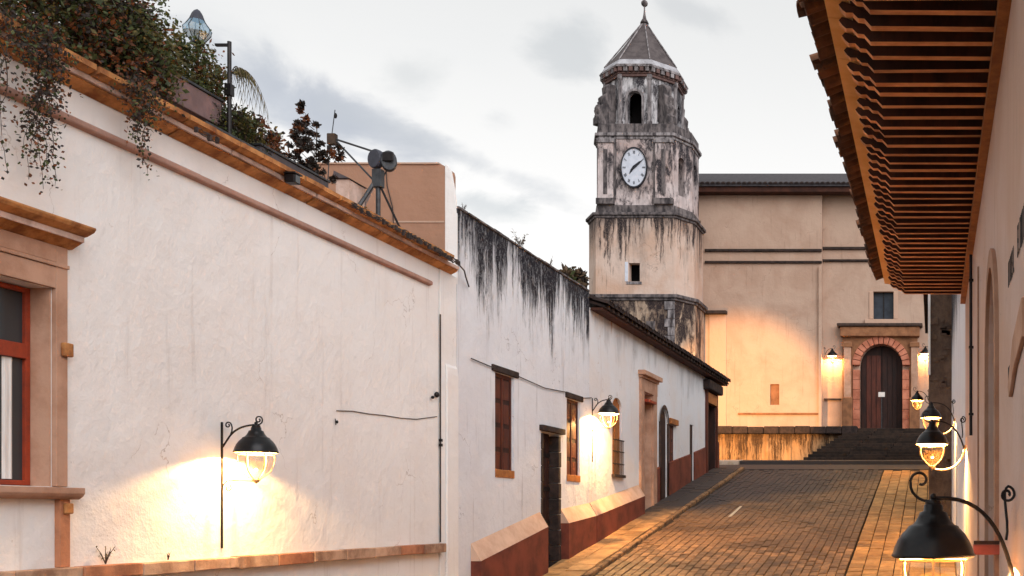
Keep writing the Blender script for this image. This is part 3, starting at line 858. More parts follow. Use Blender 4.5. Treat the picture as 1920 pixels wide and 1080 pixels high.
# notice on a thin stand before the door
NS = thing('notice_stand', (cx(1653, 55.9), 55.9, 4.4), 'small white notice on a thin pole in front of the church door', 'notice')
nx_, nz_ = cx(1653, 55.9), cz(740, 55.9)
part('pole', MB().tube([(nx_, 55.9, 4.36), (nx_, 55.9, nz_-.1)], .025, 6), 'mast_grey', NS)
part('board', MB().box(nx_-.17, nx_+.17, 55.85, 55.88, nz_-.12, nz_+.13), 'notice_white', NS)
part('foot', MB().box(nx_-.2, nx_+.2, 55.75, 56.05, 4.35, 4.38), 'mast_grey', NS)
# terrace retaining wall and steps
TW = thing('terrace_wall', (-7.6, 55, 2.4), 'stained yellowish retaining wall with dark coping below the church', 'wall')
part('wall', MB().box(-13.5, -4.3, 54.9, DL-.01, 1.8, cz(814, 54.9)), 'terrace_plaster', TW)
for i in range(12):
    x0 = -13.5+i*.80
    part('coping_stone', MB().box(x0, min(x0+.785, -3.9), 54.62+J(.03), DL-.02, cz(814, 54.9)+.003, cz(800, 54.9)+J(.03)), 'lintel_black', TW, bevel=.05)
for x_ in (-11.0, -9.75, -8.6, -7.45, -6.35):
    part('wall_pier', MB().box(x_, x_+.14, 54.83, 54.898, 2.2, cz(815, 54.9)), 'terrace_plaster', TW, bevel=.02)
ST = bpy.data.objects.new('church_steps', None); ST.location = (-2, 52, 2.2); col.objects.link(ST)
tag(ST, 'broad flight of dark worn stone steps rising to the church door', kind='structure')
NSt = 13
for k in range(NSt):
    y0 = 50.3+k*(5.3/NSt); z1 = 2.30+(k+1)*(2.03/NSt)
    xl = -6.35+(k/NSt)*2.2
    for q in range(4):
        xa = xl+(1.4-xl)*q/4; xb = xl+(1.4-xl)*(q+1)/4-.02
        part('step', MB().box(xa, xb, y0+J(.02), 56.2 if k == NSt-1 else y0+.55, z1-.30, z1+J(.008)), 'step_stone', ST, bevel=.015)
part('landing', MB().box(-4.25, 1.4, 55.5, 56.19, 3.0, 4.32), 'step_stone', ST)
# far kerb
part('far_kerb', slab(MB(), -12.9, -8.9, 48.6, 50.25, .17), 'pale_kerb')
tag(bpy.data.objects['far_kerb'], 'pale kerb strip at the foot of the terrace wall', kind='structure')
fk = part('far_pavement', slab(MB(), -8.88, 2.5, 48.9, 50.28, .16), 'flagstone')
tag(fk, 'warm lit pavement strip at the foot of the church steps', kind='structure')
fk2 = part('church_pavement', slab(MB(), -40, 20, 50.3, 56, .04), 'cross_street')
tag(fk2, 'dark ground between the crossing street and the terrace wall', kind='structure')

# ================================================================== BELL TOWER
TC = Vector((-14.55, 54.2))
base_plan = [(-16.5, 52.0), (-12.6, 52.0), (-11.88, 53.2), (-11.88, 55.2), (-12.6, 56.4), (-16.5, 56.4), (-17.22, 55.2), (-17.22, 53.2)]
def plan(s, pl=base_plan, c=TC): return [(c[0]+(x-c[0])*s, c[1]+(y-c[1])*s) for x, y in pl]
stage_plan = [(-16.4, 52.15), (-12.75, 52.15), (-12.1, 53.4), (-12.1, 55.0), (-12.75, 56.2), (-16.4, 56.2), (-16.85, 55.0), (-16.85, 53.4)]
def octa(r, c=(-14.68, 54.2)):      # r = apothem
    R_ = r/math.cos(PI/8)
    return [(c[0]+R_*math.cos(-PI/2-PI/8+k*PI/4), c[1]+R_*math.sin(-PI/2-PI/8+k*PI/4)) for k in range(8)]
def ring(mb, pl, z0, z1): return mb.prism(pl, lambda a, b, k: (a, b, z1 if k else z0))
def shell(pl, z0, z1, holes, th=.45):
    mb = MB()
    n = len(pl)
    cx_, cy_ = sum(p[0] for p in pl)/n, sum(p[1] for p in pl)/n
    for i in range(n):
        a = Vector(pl[i]); b_ = Vector(pl[(i+1) % n])
        L = (b_-a).length; d = (b_-a)/L
        nrm = Vector((-d.y, d.x))
        if nrm.dot(Vector((cx_, cy_))-a) < 0: nrm = -nrm
        hs = [((h[0]*L), (h[1]*L), h[2], h[3], *h[4:]) for h in holes.get(i, [])]
        mb.wall(lambda u, v, w_: (a.x+d.x*u+nrm.x*th*w_, a.y+d.y*u+nrm.y*th*w_, v), 0, L, z0, z1, hs)
    return mb
BT = thing('bell_tower', (TC.x, TC.y, 2.4), 'weathered bell tower with white clock and grey pyramid roof', 'tower')
part('base', ring(MB(), plan(1.0), 1.5, 10.30), 'tower_base', BT)
# recessed panels and quoin blocks on the base
for i in range(14):
    z0 = 4.4+i*.42
    for xx, wd_ in ((-16.5, .5 if i % 2 else .34), (-13.1 if i % 2 else -12.94, .5 if i % 2 else .34)):
        part('quoin', MB().box(xx, xx+wd_, 51.94, 51.999, z0, z0+.40), 'tower_trim', BT, bevel=.015)
part('niche', MB().box(-14.0, -13.55, 51.96, 51.998, 6.0, 9.3), 'tower_dark', BT, bevel=.015)
part('niche', MB().box(-15.4, -14.9, 51.96, 51.998, 6.0, 9.6), 'tower_dark', BT, bevel=.015)
c1 = part('ledge', ring(ring(MB(), plan(1.035), 10.302, 10.42), plan(1.075), 10.422, 10.60), 'tower_dark', BT, bevel=.03)
part('shaft', shell(plan(.985), 10.602, 14.34, {0: [(.42, .56, 11.25, 12.15)]}), 'tower_lower', BT)
part('dark_core', MB().box(-15.8, -13.3, 53.0, 55.4, 10.7, 14.2).box(-15.8, -13.3, 53.2, 55.2, 15, 18).box(-15.2, -14.1, 53.8, 54.6, 19.2, 21), 'dark_room', BT)
part('slot_window_sill', MB().box(-14.98, -14.22, 52.0, 52.06, 11.10, 11.24), 'tower_trim', BT, bevel=.01)
part('slot_window_jamb', MB().box(-15.05, -14.90, 52.02, 52.055, 11.25, 12.2), 'clock_face', BT, bevel=.01)
part('ledge', ring(ring(MB(), plan(1.01), 14.342, 14.46), plan(1.045), 14.462, 14.60), 'tower_dark', BT, bevel=.03)
part('plinth_course', ring(MB(), plan(1.03, stage_plan), 14.602, 15.0), 'tower_dark', BT, bevel=.03)
part('shaft', shell(stage_plan, 15.002, 18.22, {1: [(.30, .62, 15.6, 17.5, True)], 2: [(.30, .66, 15.5, 17.6, True)], 7: [(.38, .7, 15.6, 17.5, True)]}), 'tower_middle', BT)
fy = 52.15
for x0, x1 in ((-16.38, -15.62), (-13.58, -12.74)):
    pl_ = part('pilaster', MB().box(x0, x1, fy-.13, fy-.002, 15.002, 18.0), 'tower_middle', BT, bevel=.02)
    part('pilaster_capital', MB().box(x0-.06, x1+.06, fy-.2, fy-.003, 18.003, 18.215), 'tower_trim', BT, bevel=.02)
    part('pilaster_base', MB().box(x0-.06, x1+.06, fy-.24, fy-.003, 15.003, 15.30), 'tower_dark', BT, bevel=.02)
    part('pilaster_groove', MB().box((x0+x1)/2-.10, (x0+x1)/2+.10, fy-.15, fy-.131, 15.5, 17.7), 'tower_dark', pl_, bevel=.01)
part('clock_recess_edge', MB().box(-15.615, -15.50, fy-.08, fy-.003, 15.3, 18.2), 'tower_dark', BT)
part('clock_recess_edge', MB().box(-13.68, -13.585, fy-.08, fy-.003, 15.3, 18.2), 'tower_dark', BT)
# clock
ck = MB()
ccx, ccz = -14.60, 16.80
ra, rb = .60, .93
def ell(a, k=1.0): return (ccx+ra*k*math.sin(a), ccz+rb*k*math.cos(a))
pts = [ell(2*PI*k/40) for k in range(40)]
clk = part('clock', MB().prism(pts, lambda a, b, k: (a, fy-.06 if k else fy-.14, b)), 'clock_face', BT)
rg = MB()
for k in range(40):
    a0, a1 = 2*PI*k/40, 2*PI*(k+1)/40
    A, B, C, D = ell(a0, 1.0), ell(a1, 1.0), ell(a1, 1.07), ell(a0, 1.07)
    rg.prism([A, B, C, D], lambda a, b, k_: (a, fy-.05 if k_ else fy-.19, b))
part('rim', rg, 'clock_black', clk)
def bar(p, q, w_, y0=.155, y1=.142):
    p, q = Vector(p), Vector(q); d = (q-p).normalized(); n_ = Vector((-d.y, d.x))*w_/2
    return [tuple(p-n_), tuple(q-n_), tuple(q+n_), tuple(p+n_)]
NUM = {12: 'XII', 1: 'I', 2: 'II', 3: 'III', 4: 'IIII', 5: 'V', 6: 'VI', 7: 'VII', 8: 'VIII', 9: 'IX', 10: 'X', 11: 'XI'}
for h_, s_ in NUM.items():
    a = 2*PI*h_/12
    nb = MB()
    rad = Vector((ra*math.sin(a), rb*math.cos(a)))
    tan_ = Vector((math.cos(a), -math.sin(a)))
    dirr = rad.normalized()
    c = Vector((ccx, ccz))+rad*.80
    adv = {'I': .028, 'V': .06, 'X': .06}
    W = sum(adv[q] for q in s_); u = -W/2
    for q in s_:
        m_ = u+adv[q]/2; hh = .075
        def pp(du, dv): return tuple(c+tan_*(m_+du)+dirr*dv)
        if q == 'I': segs = [((0, -hh), (0, hh))]
        elif q == 'V': segs = [((-.024, hh), (0, -hh)), ((.024, hh), (0, -hh))]
        else: segs = [((-.024, hh), (.024, -hh)), ((.024, hh), (-.024, -hh))]
        for s0, s1 in segs:
            nb.prism(bar(pp(*s0), pp(*s1), .014), lambda a_, b_, k_: (a_, fy-.142 if k_ else fy-.150, b_))
        u += adv[q]
    part('numeral', nb, 'clock_black', clk)
part('minute_hand', MB().prism([(ccx-.05, ccz+.06), (ccx+.03, ccz-.06), (ccx+.30, ccz+.20), (ccx+.42, ccz+.34), (ccx+.26, ccz+.29)], lambda a, b, k: (a, fy-.165 if k else fy-.18, b)), 'clock_black', clk)
part('hour_hand', MB().prism([(ccx+.05, ccz-.02), (ccx-.04, ccz+.08), (ccx-.16, ccz-.10), (ccx-.24, ccz-.34), (ccx-.08, ccz-.18)], lambda a, b, k: (a, fy-.152 if k else fy-.163, b)), 'clock_black', clk)
# upper ledge and plinth
part('ledge', ring(ring(MB(), plan(1.02, stage_plan), 18.222, 18.36), plan(1.06, stage_plan), 18.362, 18.52), 'tower_trim', BT, bevel=.03)
part('parapet', ring(MB(), plan(1.0, stage_plan), 18.522, 19.0), 'tower_dark', BT, bevel=.03)
# belfry octagon
OC = (-14.68, 54.2)
part('belfry', shell(octa(1.74), 19.002, 21.55, {0: [(.27, .73, 19.05, 20.70, True)], 1: [(.30, .70, 19.3, 20.6, True)], 2: [(.3, .7, 19.3, 20.6, True)], 7: [(.3, .7, 19.3, 20.6, True)]}, .3), 'tower_upper', BT)
for k in range(8):
    a = -PI/2-PI/8+k*PI/4
    R_ = 1.74/math.cos(PI/8)
    x_, y_ = OC[0]+R_*math.cos(a), OC[1]+R_*math.sin(a)
    part('corner_shaft', MB().lathe([(.14, 19.0), (.14, 19.2), (.10, 19.25), (.10, 21.2), (.14, 21.3), (.14, 21.5)], (x_, y_, 0), 8), 'tower_trim', BT)
am = MB()
for k in range(12):
    a0, a1 = PI*k/12, PI*(k+1)/12
    am.prism([(r*math.cos(a), r*math.sin(a)) for r, a in ((.345, a0), (.46, a0), (.46, a1), (.345, a1))], lambda a_, b_, k_: (OC[0]+a_, 52.459-(.06 if k_ else 0), 20.36+b_))
am.box(OC[0]-.46, OC[0]-.345, 52.40, 52.458, 19.02, 20.36).box(OC[0]+.345, OC[0]+.46, 52.40, 52.458, 19.02, 20.36)
part('belfry_arch_trim', am, 'tower_trim', BT)
# stepped scroll buttresses on the four corners
for k in range(4):
    a = PI/4+k*PI/2
    d = Vector((math.cos(a), math.sin(a))); nrm = Vector((-d.y, d.x))
    prof_ = [(1.6, 19.0), (2.70, 19.0), (2.70, 19.35), (2.58, 19.50), (2.66, 19.75), (2.50, 19.95), (2.40, 20.05), (2.44, 20.40), (2.30, 20.55), (2.20, 20.60), (2.24, 20.95), (2.12, 21.1), (1.6, 21.15)]
    part('scroll_buttress', MB().prism(prof_, lambda r_, z_, k_: (OC[0]+d.x*r_+nrm.x*(.24 if k_ else -.24), OC[1]+d.y*r_+nrm.y*(.24 if k_ else -.24), z_)), 'tower_dark', BT, bevel=.04)
    part('urn', MB().lathe([(.0, 0), (.22, .0), (.22, .1), (.12, .16), (.20, .34), (.22, .46), (.14, .62), (.06, .68), (.09, .76), (0, .84)], (OC[0]+d.x*2.5, OC[1]+d.y*2.5, 19.35), 10), 'tower_dark', BT, smooth=True)
# cornice, dentils, roof
part('cornice', ring(ring(MB(), octa(1.84), 21.40, 21.52), octa(1.88), 21.522, 21.60), 'brick_dentil', BT, bevel=.02)
oc = octa(1.92)
for i in range(8):
    a = Vector(oc[i]); b_ = Vector(oc[(i+1) % 8]); d = (b_-a).normalized(); nrm = Vector((d.y, -d.x))
    for q in range(6):
        c = a+(b_-a)*((q+.5)/6)
        hx = d*.09; hy = nrm*.10
        pl_ = [c-hx-hy, c+hx-hy, c+hx+hy, c-hx+hy]
        part('dentil', MB().prism([tuple(p) for p in pl_], lambda a_, b__, k_: (a_, b__, 21.80 if k_ else 21.603)), 'tower_trim' if (q+i) % 2 else 'brick_dentil', BT)
part('cornice_backing', ring(MB(), octa(1.85), 21.603, 21.80), 'brick_dentil', BT)
part('cornice', ring(ring(MB(), octa(2.04), 21.803, 21.88), octa(1.99), 21.883, 21.96), 'tower_trim', BT, bevel=.02)
mb = MB()
A0, A1 = octa(1.95), octa(1.80)
for i in range(8):
    j = (i+1) % 8
    mb.quad((*A0[i], 21.962), (*A0[j], 21.962), (*A1[j], 22.25), (*A1[i], 22.25))
part('roof_band', mb, 'tower_roof_band', BT)
rings_ = [(1.80, 22.24), (1.40, 22.80), (.97, 23.42), (.55, 24.10), (.16, 24.72), (.10, 24.85)]
rf = None
for k in range(5):
    mb = MB()
    (ra_, za), (rb_, zb) = rings_[k], rings_[k+1]
    A0, A1 = octa(ra_), octa(rb_)
    for i in range(8):
        j = (i+1) % 8
        mb.quad((*A0[i], za), (*A0[j], za), (*A1[j], zb), (*A1[i], zb))
    if rf is None: rf = part('roof', mb, 'tower_roof', BT)
    else: part('roof_course', mb, 'tower_roof', rf)
for i in range(8):
    A0, A1 = octa(1.815)[i], octa(.15)[i]
    part('roof_hip', MB().tube([(*A0, 22.25), (*A1, 24.75)], .035, 5), 'tower_trim', rf)
part('finial', MB().lathe([(0, 24.8), (.22, 24.82), (.16, 24.95), (.10, 25.05), (.06, 25.25), (.035, 25.5), (.035, 25.72)], (OC[0], OC[1], 0), 10)
     .ball((OC[0], OC[1], 25.84), .17, 12).tube([(OC[0], OC[1], 25.9), (OC[0], OC[1], 26.3)], .02, 5), 'tower_dark', BT, smooth=True)

# ================================================================== RIGHT HOUSE (near) with deep eave
RX = .54
H4 = thing('eaves_house', (1.5, 10, G(10)), 'plastered house with deep timber eave and barrel tile roof', 'house')
part('wall', MB().wall(lambda u, v, w_: (RX+.35*w_, u, v), 3.2, 18.0, -5.5, 3.75, [(8.95, 10.45, -5.0, 2.2, .75)]), 'right_wall_plaster', H4)
part('side_wall', MB().box(.9, 7, 3.2, 3.5, -5.5, 3.75).box(.9, 7, 17.7, 18.0, -5.5, 3.75).box(7, 7.3, 3.2, 18, -5.5, 3.75), 'right_wall_plaster', H4)
dd = part('door', MB().box(.80, .86, 8.95, 10.45, -5.0, 2.2), 'dark_wood', H4)
for i in range(5):
    part('door_board', MB().box(.77, .798, 8.97+i*.30, 9.25+i*.30, -4.9, 1.4), 'dark_wood', dd, bevel=.006)
part('fanlight', MB().box(.76, .798, 8.97, 10.43, 1.42, 2.18), 'orange_wood', dd)
mb = MB()
for k in range(14):
    a0, a1 = PI*k/14, PI*(k+1)/14
    mb.prism([(9.7-.76*math.cos(a), 1.45+.76*math.sin(a)) if r == 0 else (9.7-.92*math.cos(a), 1.45+.92*math.sin(a)) for r, a in ((0, a0), (1, a0), (1, a1), (0, a1))],
             lambda a_, b_, k_: (RX-(.035 if k_ else 0), a_, b_))
mb.box(RX-.035, RX, 8.78, 8.94, -5, 1.45).box(RX-.035, RX, 10.46, 10.62, -5, 1.45)
part('arch_surround', mb, 'cantera', H4)
# eave: beams, boards, fascia, tiles
HS = 3.65
part('wall_plate_glow', MB().box(.455, .539, 4.6, 18.05, 3.52, 3.62), 'orange_wood', H4)  # orange strip standing in for the glow along the wall top
raf = MB()
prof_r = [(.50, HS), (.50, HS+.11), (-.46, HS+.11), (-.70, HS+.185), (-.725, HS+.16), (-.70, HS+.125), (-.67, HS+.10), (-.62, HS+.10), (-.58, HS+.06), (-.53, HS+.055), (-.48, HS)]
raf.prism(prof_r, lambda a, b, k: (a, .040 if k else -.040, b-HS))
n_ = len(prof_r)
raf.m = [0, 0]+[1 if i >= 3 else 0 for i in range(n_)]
rme = raf.mesh('rafter', ['rafter_side_shaded', 'rafter_underside_lit'])
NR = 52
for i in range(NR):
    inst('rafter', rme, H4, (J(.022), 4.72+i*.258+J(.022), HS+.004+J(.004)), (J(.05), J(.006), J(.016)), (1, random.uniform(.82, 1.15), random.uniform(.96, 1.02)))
bd = MB().prism([(.54, HS+.113), (-.46, HS+.113), (-.62, HS+.17), (-.62, HS+.20), (-.46, HS+.14), (.54, HS+.14)], lambda a, b, k: (a, 18.06 if k else 4.6, b))
sb = part('soffit_board', bd, 'soffit_board', H4)
pr_y = 4.62
# broad edge course under the tiles; its ochre carries glow from below
n_f = 18
for i in range(n_f):
    y0 = 4.6+i*.748
    part('fascia_brick', MB().prism([(-.635, HS+.195), (-.825, HS+.215), (-.825, HS+.30), (-.635, HS+.235)], lambda a, b, k: (a, (y0+.742) if k else y0, b)), 'fascia_ochre_glow', H4, bevel=.003)
# barrel tiles: eave course as parts
def tile_mesh(nm, L, r0_, r1_, mat, th=.014, up=True):
    mb = MB(); K = 6
    for x_, rr_ in ((0, r0_), (L, r1_)):
        for k in range(K+1):
            a = PI*k/K
            mb.v.append((x_, -rr_*math.cos(a), (rr_*math.sin(a)) if up else -(rr_*math.sin(a))))
        for k in range(K+1):
            a = PI*k/K
            mb.v.append((x_, -(rr_-th)*math.cos(a), ((rr_-th)*math.sin(a)) if up else -((rr_-th)*math.sin(a))))
    n = K+1
    for k in range(K):
        mb.f.append((k, k+1, 2*n+k+1, 2*n+k)); mb.m.append(0)
        mb.f.append((n+k, n+k+1, 3*n+k+1, 3*n+k)); mb.m.append(0)
        mb.f.append((k, k+1, n+k+1, n+k)); mb.m.append(0)
    return mb.mesh(nm, mat)
tm_up = tile_mesh('roof_tile', .48, .095, .075, 'barrel_tile')
tm_dn = tile_mesh('pan_tile', .48, .090, .072, 'barrel_tile', up=False)
PIT = -.33
for i in range(64):
    yc = 4.7+i*.21
    ov = J(.035)-.02
    if random.random() < .12: ov -= .05
    inst('pan_tile', tm_dn, H4, (-1.0+ov*.6, yc+.105+J(.01), HS+.345+J(.01)), (J(.04), PIT, J(.05)))
    inst('roof_tile', tm_up, H4, (-.99+ov, yc+J(.012), HS+.345+J(.012)), (J(.06), PIT, J(.06)))
for q in range(2):       # a couple of slipped, lifted tiles at the near end
    inst('roof_tile', tm_up, H4, (-1.17+q*.10, 8.15+q*.42, HS+.36), (J(.2), PIT, .25))
restt = MB()
for i in range(64):
    yc = 4.7+i*.21
    for j in range(1, 14):
        x0 = -.99+j*.40+J(.02); z0 = HS+.345+(x0+.93)*.343
        for q in range(4):
            a0, a1 = PI*q/4, PI*(q+1)/4
            restt.quad((x0, yc-.095*math.cos(a0), z0+.095*math.sin(a0)), (x0, yc-.095*math.cos(a1), z0+.095*math.sin(a1)),
                       (x0+.46, yc-.075*math.cos(a1), z0+.158+.075*math.sin(a1)), (x0+.46, yc-.075*math.cos(a0), z0+.158+.075*math.sin(a0)))
part('roof_tiles', restt, 'barrel_tile', H4, kind='stuff')
part('roof_deck', MB().prism([(-.82, HS+.295), (4.9, HS+2.24), (4.9, HS+2.34), (-.80, HS+.33)], lambda a, b, k: (a, 18.06 if k else 4.6, b)), 'barrel_tile', H4)
part('roof_deck', MB().prism([(4.9, HS+2.24), (7.6, HS+.3), (7.6, HS+.4), (4.9, HS+2.34)], lambda a, b, k: (a, 18.06 if k else 4.6, b)), 'barrel_tile', H4)
for i, (yy_, zz_) in enumerate(((14.2, 3.78), (17.3, 3.76), (18.02, 3.80), (16.4, 3.77))):
    pass
DP = thing('drainpipe', (RX-.03, 14.3, 1.0), 'thin dark drainpipe fixed to the plaster wall under the eave', 'drainpipe')
part('pipe', MB().tube([(RX-.035, 14.35, 3.46), (RX-.035, 14.35, 1.03)], .022, 8), 'iron', DP)
for z_ in (1.3, 2.2, 3.1):
    part('pipe_clip', MB().box(RX-.065, RX, 14.31, 14.39, z_, z_+.03), 'iron', DP)
# hand-painted lettering on the wall: rows of weathered black capitals, too faint to read
def letters(txtlen, y0, z0, h, dy, label, seedv):
    rnd = random.Random(seedv)
    t = thing('wall_lettering', (RX, y0, z0), label, 'lettering')
    y = y0
    for i in range(txtlen):
        mb = MB()
        wdt = dy*.72
        kind = rnd.choice('IOLEHTNU')
        X = RX-.0045
        def st(a, b_, c, d): mb.box(X-.002, X+.001, y-wdt*b_, y-wdt*a, z0+h*c, z0+h*d)
        t_ = .24
        if kind in 'IT': st(.4, .64, 0, 1)
        if kind in 'OLEHNU': st(0, t_, 0, 1)
        if kind in 'OHNU': st(1-t_, 1, 0, 1)
        if kind in 'OELU': st(t_, 1-t_, 0, .14)
        if kind in 'OETN': st(t_, 1-t_, .86, 1)
        if kind in 'EH': st(t_, 1-t_, .43, .57)
        part('letter', mb, 'letter_black', t)
        y -= dy
letters(7, 6.80, 1.62, .20, .085, 'upper line of faded black lettering painted high on the wall by the eave', 3)
letters(7, 7.62, 1.60, .18, .08, 'second line of faded black lettering on the plaster nearer the arched doorway', 5)
letters(4, 7.10, .95, .12, .07, 'short black lettering at the top of the peeling wall board', 9)
letters(4, 7.62, .88, .15, .06, 'short lone row of black lettering low on the wall beside the doorway', 12)
WB = part('wall_board', MB().prism([(6.2, 1.25), (6.9, 1.12), (7.35, .86), (7.25, .78), (6.8, .93), (6.2, 1.02)], lambda a, b, k: (RX-(.03 if k else .002), a, b)), 'cantera', bevel=.006)
tag(WB, 'peeling pinkish board fixed on the plaster wall above the near lantern', 'board')
sg = thing('wall_shelf', (RX, 9.0, -.34), 'small rose painted wooden shelf sticking out of the wall by the doorway', 'shelf')
part('shelf_board', MB().box(.33, .66, 8.72, 8.92, -.35, -.27), 'sign_rose', sg, bevel=.006)
part('shelf_trim', MB().box(.33, .66, 8.70, 8.719, -.265, -.235), 'dark_wood', sg)
# downpipe-like timber post beside door
part('wall_groove', MB().box(RX-.02, RX-.002, 12.6, 12.66, -4, 2.9), 'cantera', H4)

# ================================================================== RIGHT FAR HOUSES
H5 = thing('narrow_white_house', (1.5, 25, G(25)), 'white house wall between the eaves house and the brown adobe house', 'house')
part('wall', MB().wall(lambda u, v, w_: (RX+.02+.35*w_, u, v), 18.03, 32.68, -3.5, 7.2, [(25.0, 26.2, -1.2, 1.6), (29.4, 30.3, .9, 2.8)]), 'streaked_plaster', H5)
part('side_wall', MB().box(.93, 8, 18.1, 18.4, -3, 7).box(.93, 8, 32.3, 32.66, -3, 7).box(8, 8.3, 18.1, 32.66, -3, 7.2), 'white_plaster', H5)
part('roof', MB().box(.4, 8.4, 18.07, 32.66, 7.203, 7.35), 'barrel_tile', H5)
part('door', MB().box(.80, .86, 25.0, 26.2, -1.2, 1.6), 'dark_wood', H5)
part('window', MB().box(.75, .80, 29.4, 30.3, .9, 2.8), 'red_wood', H5)
H6 = thing('adobe_house', (1, 39, G(39)), 'rough brown adobe house at the top of the street', 'house')
part('wall', MB().box(-.14, 8, 32.7, 45.2, -1.5, 7.6), 'adobe', H6)
part('roof', MB().box(-.35, 8.2, 32.6, 45.4, 7.603, 7.8), 'dark_tile', H6)
rs = random.Random(4)
for i in range(44):
    z0 = -.0+rs.random()*6.0; x0 = -.13+rs.random()*.55
    part('rough_stone', MB().box(x0, x0+.10+rs.random()*.16, 32.66, 32.70, z0, z0+.08+rs.random()*.14), 'adobe', H6, bevel=.02)
part('plaster_corner', MB().box(-.165, -.09, 32.64, 32.699, 4.2, 7.6), 'white_plaster', H6)

# ================================================================== LANTERNS
def spiral(c, r0_, r1_, a0, turns, sgn, axis='xz', n=22):
    pts = []
    for i in range(n):
        t_ = i/(n-1)
        a = a0+sgn*turns*2*PI*t_
        r_ = r0_+(r1_-r0_)*t_
        pts.append((c[0]+r_*math.cos(a), c[1], c[2]+r_*math.sin(a)))
    return pts
def bez(p0, p1, p2, p3, n=14):
    p0, p1, p2, p3 = map(Vector, (p0, p1, p2, p3))
    return [tuple((1-t)**3*p0+3*(1-t)**2*t*p1+3*(1-t)*t*t*p2+t**3*p3) for t in [i/(n-1) for i in range(n)]]
def lantern(wx, y, zr, s, label, style, arm=.46, power=110, plate=True, name='wall_lantern'):
    """wx wall x; s=+1 arm towards +x; zr = rim height of the cap"""
    t = thing(name, (wx, y, zr), label, 'lantern', 'wall lanterns along the street')
    lx = wx+s*arm
    C = (lx, y, zr)
    cap = part('cap', MB().lathe([(.266, -.012), (.278, 0), (.268, .016), (.256, .055), (.236, .10), (.206, .145), (.172, .178), (.165, .192), (.140, .202), (.118, .225), (.098, .258), (.090, .282), (.066, .292), (.062, .33), (.030, .345), (.022, .37), (0, .375)], C, 24), 'iron_gloss', t, smooth=True)
    part('cap_lining', MB().lathe([(.262, -.010), (.245, .060), (.225, .102), (.190, .145), (.10, .175), (0, .178)], C, 20), 'brass_rib', cap, smooth=True)
    part('finial', MB().ball((lx, y, zr+.385), .024, 8).lathe([(.05, .33), (.055, .345), (.05, .36)], C, 12), 'iron', t, smooth=True)
    gp = [(.212, -.012), (.220, -.08), (.210, -.17), (.172, -.25), (.105, -.315), (.045, -.36)]
    part('glass_globe', MB().lathe(gp, C, 16), 'lamp_glass', t, smooth=True)
    for k in range(6):
        a = PI/6+k*PI/3
        part('globe_rib', MB().tube([(lx+(r_+.004)*math.cos(a), y+(r_+.004)*math.sin(a), zr+z_) for r_, z_ in gp], .0075, 5), 'brass_rib', t)
    part('globe_ring', MB().tube([(lx+.221*math.cos(2*PI*k/20), y+.221*math.sin(2*PI*k/20), zr-.03) for k in range(21)], .006, 5), 'brass_rib', t)
    part('globe_tip', MB().lathe([(.05, -.355), (.055, -.37), (.03, -.40), (.0, -.42)], C, 10), 'brass_rib', t)
    part('socket', MB().lathe([(.03, .176), (.03, .145)], C, 10), 'iron', t)
    part('bulb', MB().ball((lx, y, zr+.118), (.032, .032, .030), 10), 'bulb_glow', t, smooth=True)
    ld = bpy.data.lights.new('lantern_light', 'POINT')
    ld.energy = power; ld.color = (1.0, .58, .22); ld.shadow_soft_size = .028
    lo = bpy.data.objects.new('lantern_light', ld)
    lo.parent = t; lo.location = (s*arm, 0, .076); col.objects.link(lo)
    # bracket
    w0 = wx+s*.012
    top = (lx, y, zr+.36)
    if style == 'left':
        part('wall_bar', MB().box(min(wx, wx+s*.02), max(wx, wx+s*.02), y-.012, y+.012, zr-1.28, zr+.40), 'iron', t)
        part('bracket_arm', MB().tube(bez((w0, y, zr+.06), (w0+s*.10, y, zr+.18), (w0+s*.12, y, zr+.34), (lx-s*.02, y, zr+.365)), .013, 6), 'iron', t)
        part('scroll', MB().tube([(w0+s*.02, y, zr+.10)]+bez((w0+s*.02, y, zr+.10), (w0+s*.12, y, zr+.20), (w0+s*.17, y, zr+.30), (w0+s*.13, y, zr+.37), 6)
             + spiral((w0+s*.085, y, zr+.36), .045, .012, 0 if s > 0 else PI, 1.2, s), .010, 5), 'iron', t)
        part('scroll', MB().tube([(lx, y, zr+.34)]+spiral((lx+s*.035, y, zr+.43), .062, .014, -PI/2, 1.4, s), .010, 5), 'iron', t)
        part('lower_arm', MB().tube([(w0, y, zr-.55)]+bez((w0, y, zr-.55), (w0, y, zr-.40), (w0+s*.06, y, zr-.37), (w0+s*.14, y, zr-.38), 8)+[(lx, y, zr-.385), (lx, y, zr-.36)], .009, 5), 'iron', t)
        part('scroll', MB().tube(spiral((w0+s*.085, y, zr-.48), .05, .012, PI/2, 1.2, -s), .008, 5), 'iron', t)
    else:
        part('bracket_arm', MB().tube(bez((w0-s*.0, y, zr-.16), (w0+s*.06, y, zr+.10), (w0+s*.16, y, zr+.40), (lx-s*.02, y, zr+.375)), .014, 6), 'iron', t)
        part('scroll', MB().tube(bez((w0+s*.05, y, zr+.10), (w0+s*.02, y, zr+.22), (w0+s*.10, y, zr+.44), (w0+s*.03, y, zr+.46), 8)
             + spiral((w0+s*.045, y, zr+.40), .055, .014, PI/2, 1.35, s), .010, 5), 'iron', t)
        part('scroll', MB().tube(bez((lx, y, zr+.36), (lx+s*.07, y, zr+.34), (lx+s*.16, y, zr+.40), (lx+s*.15, y, zr+.48), 8)
             + spiral((lx+s*.085, y, zr+.49), .065, .02, 0 if s > 0 else PI, .8, s), .010, 5), 'iron', t)
        if style == 'arc':
            part('lower_arm', MB().tube(bez((w0, y, zr-.02), (w0+s*.03, y, zr-.30), (w0+s*.20, y, zr-.50), (lx, y, zr-.41)), .015, 6), 'brass_rib', t)
    return t
LP = 480
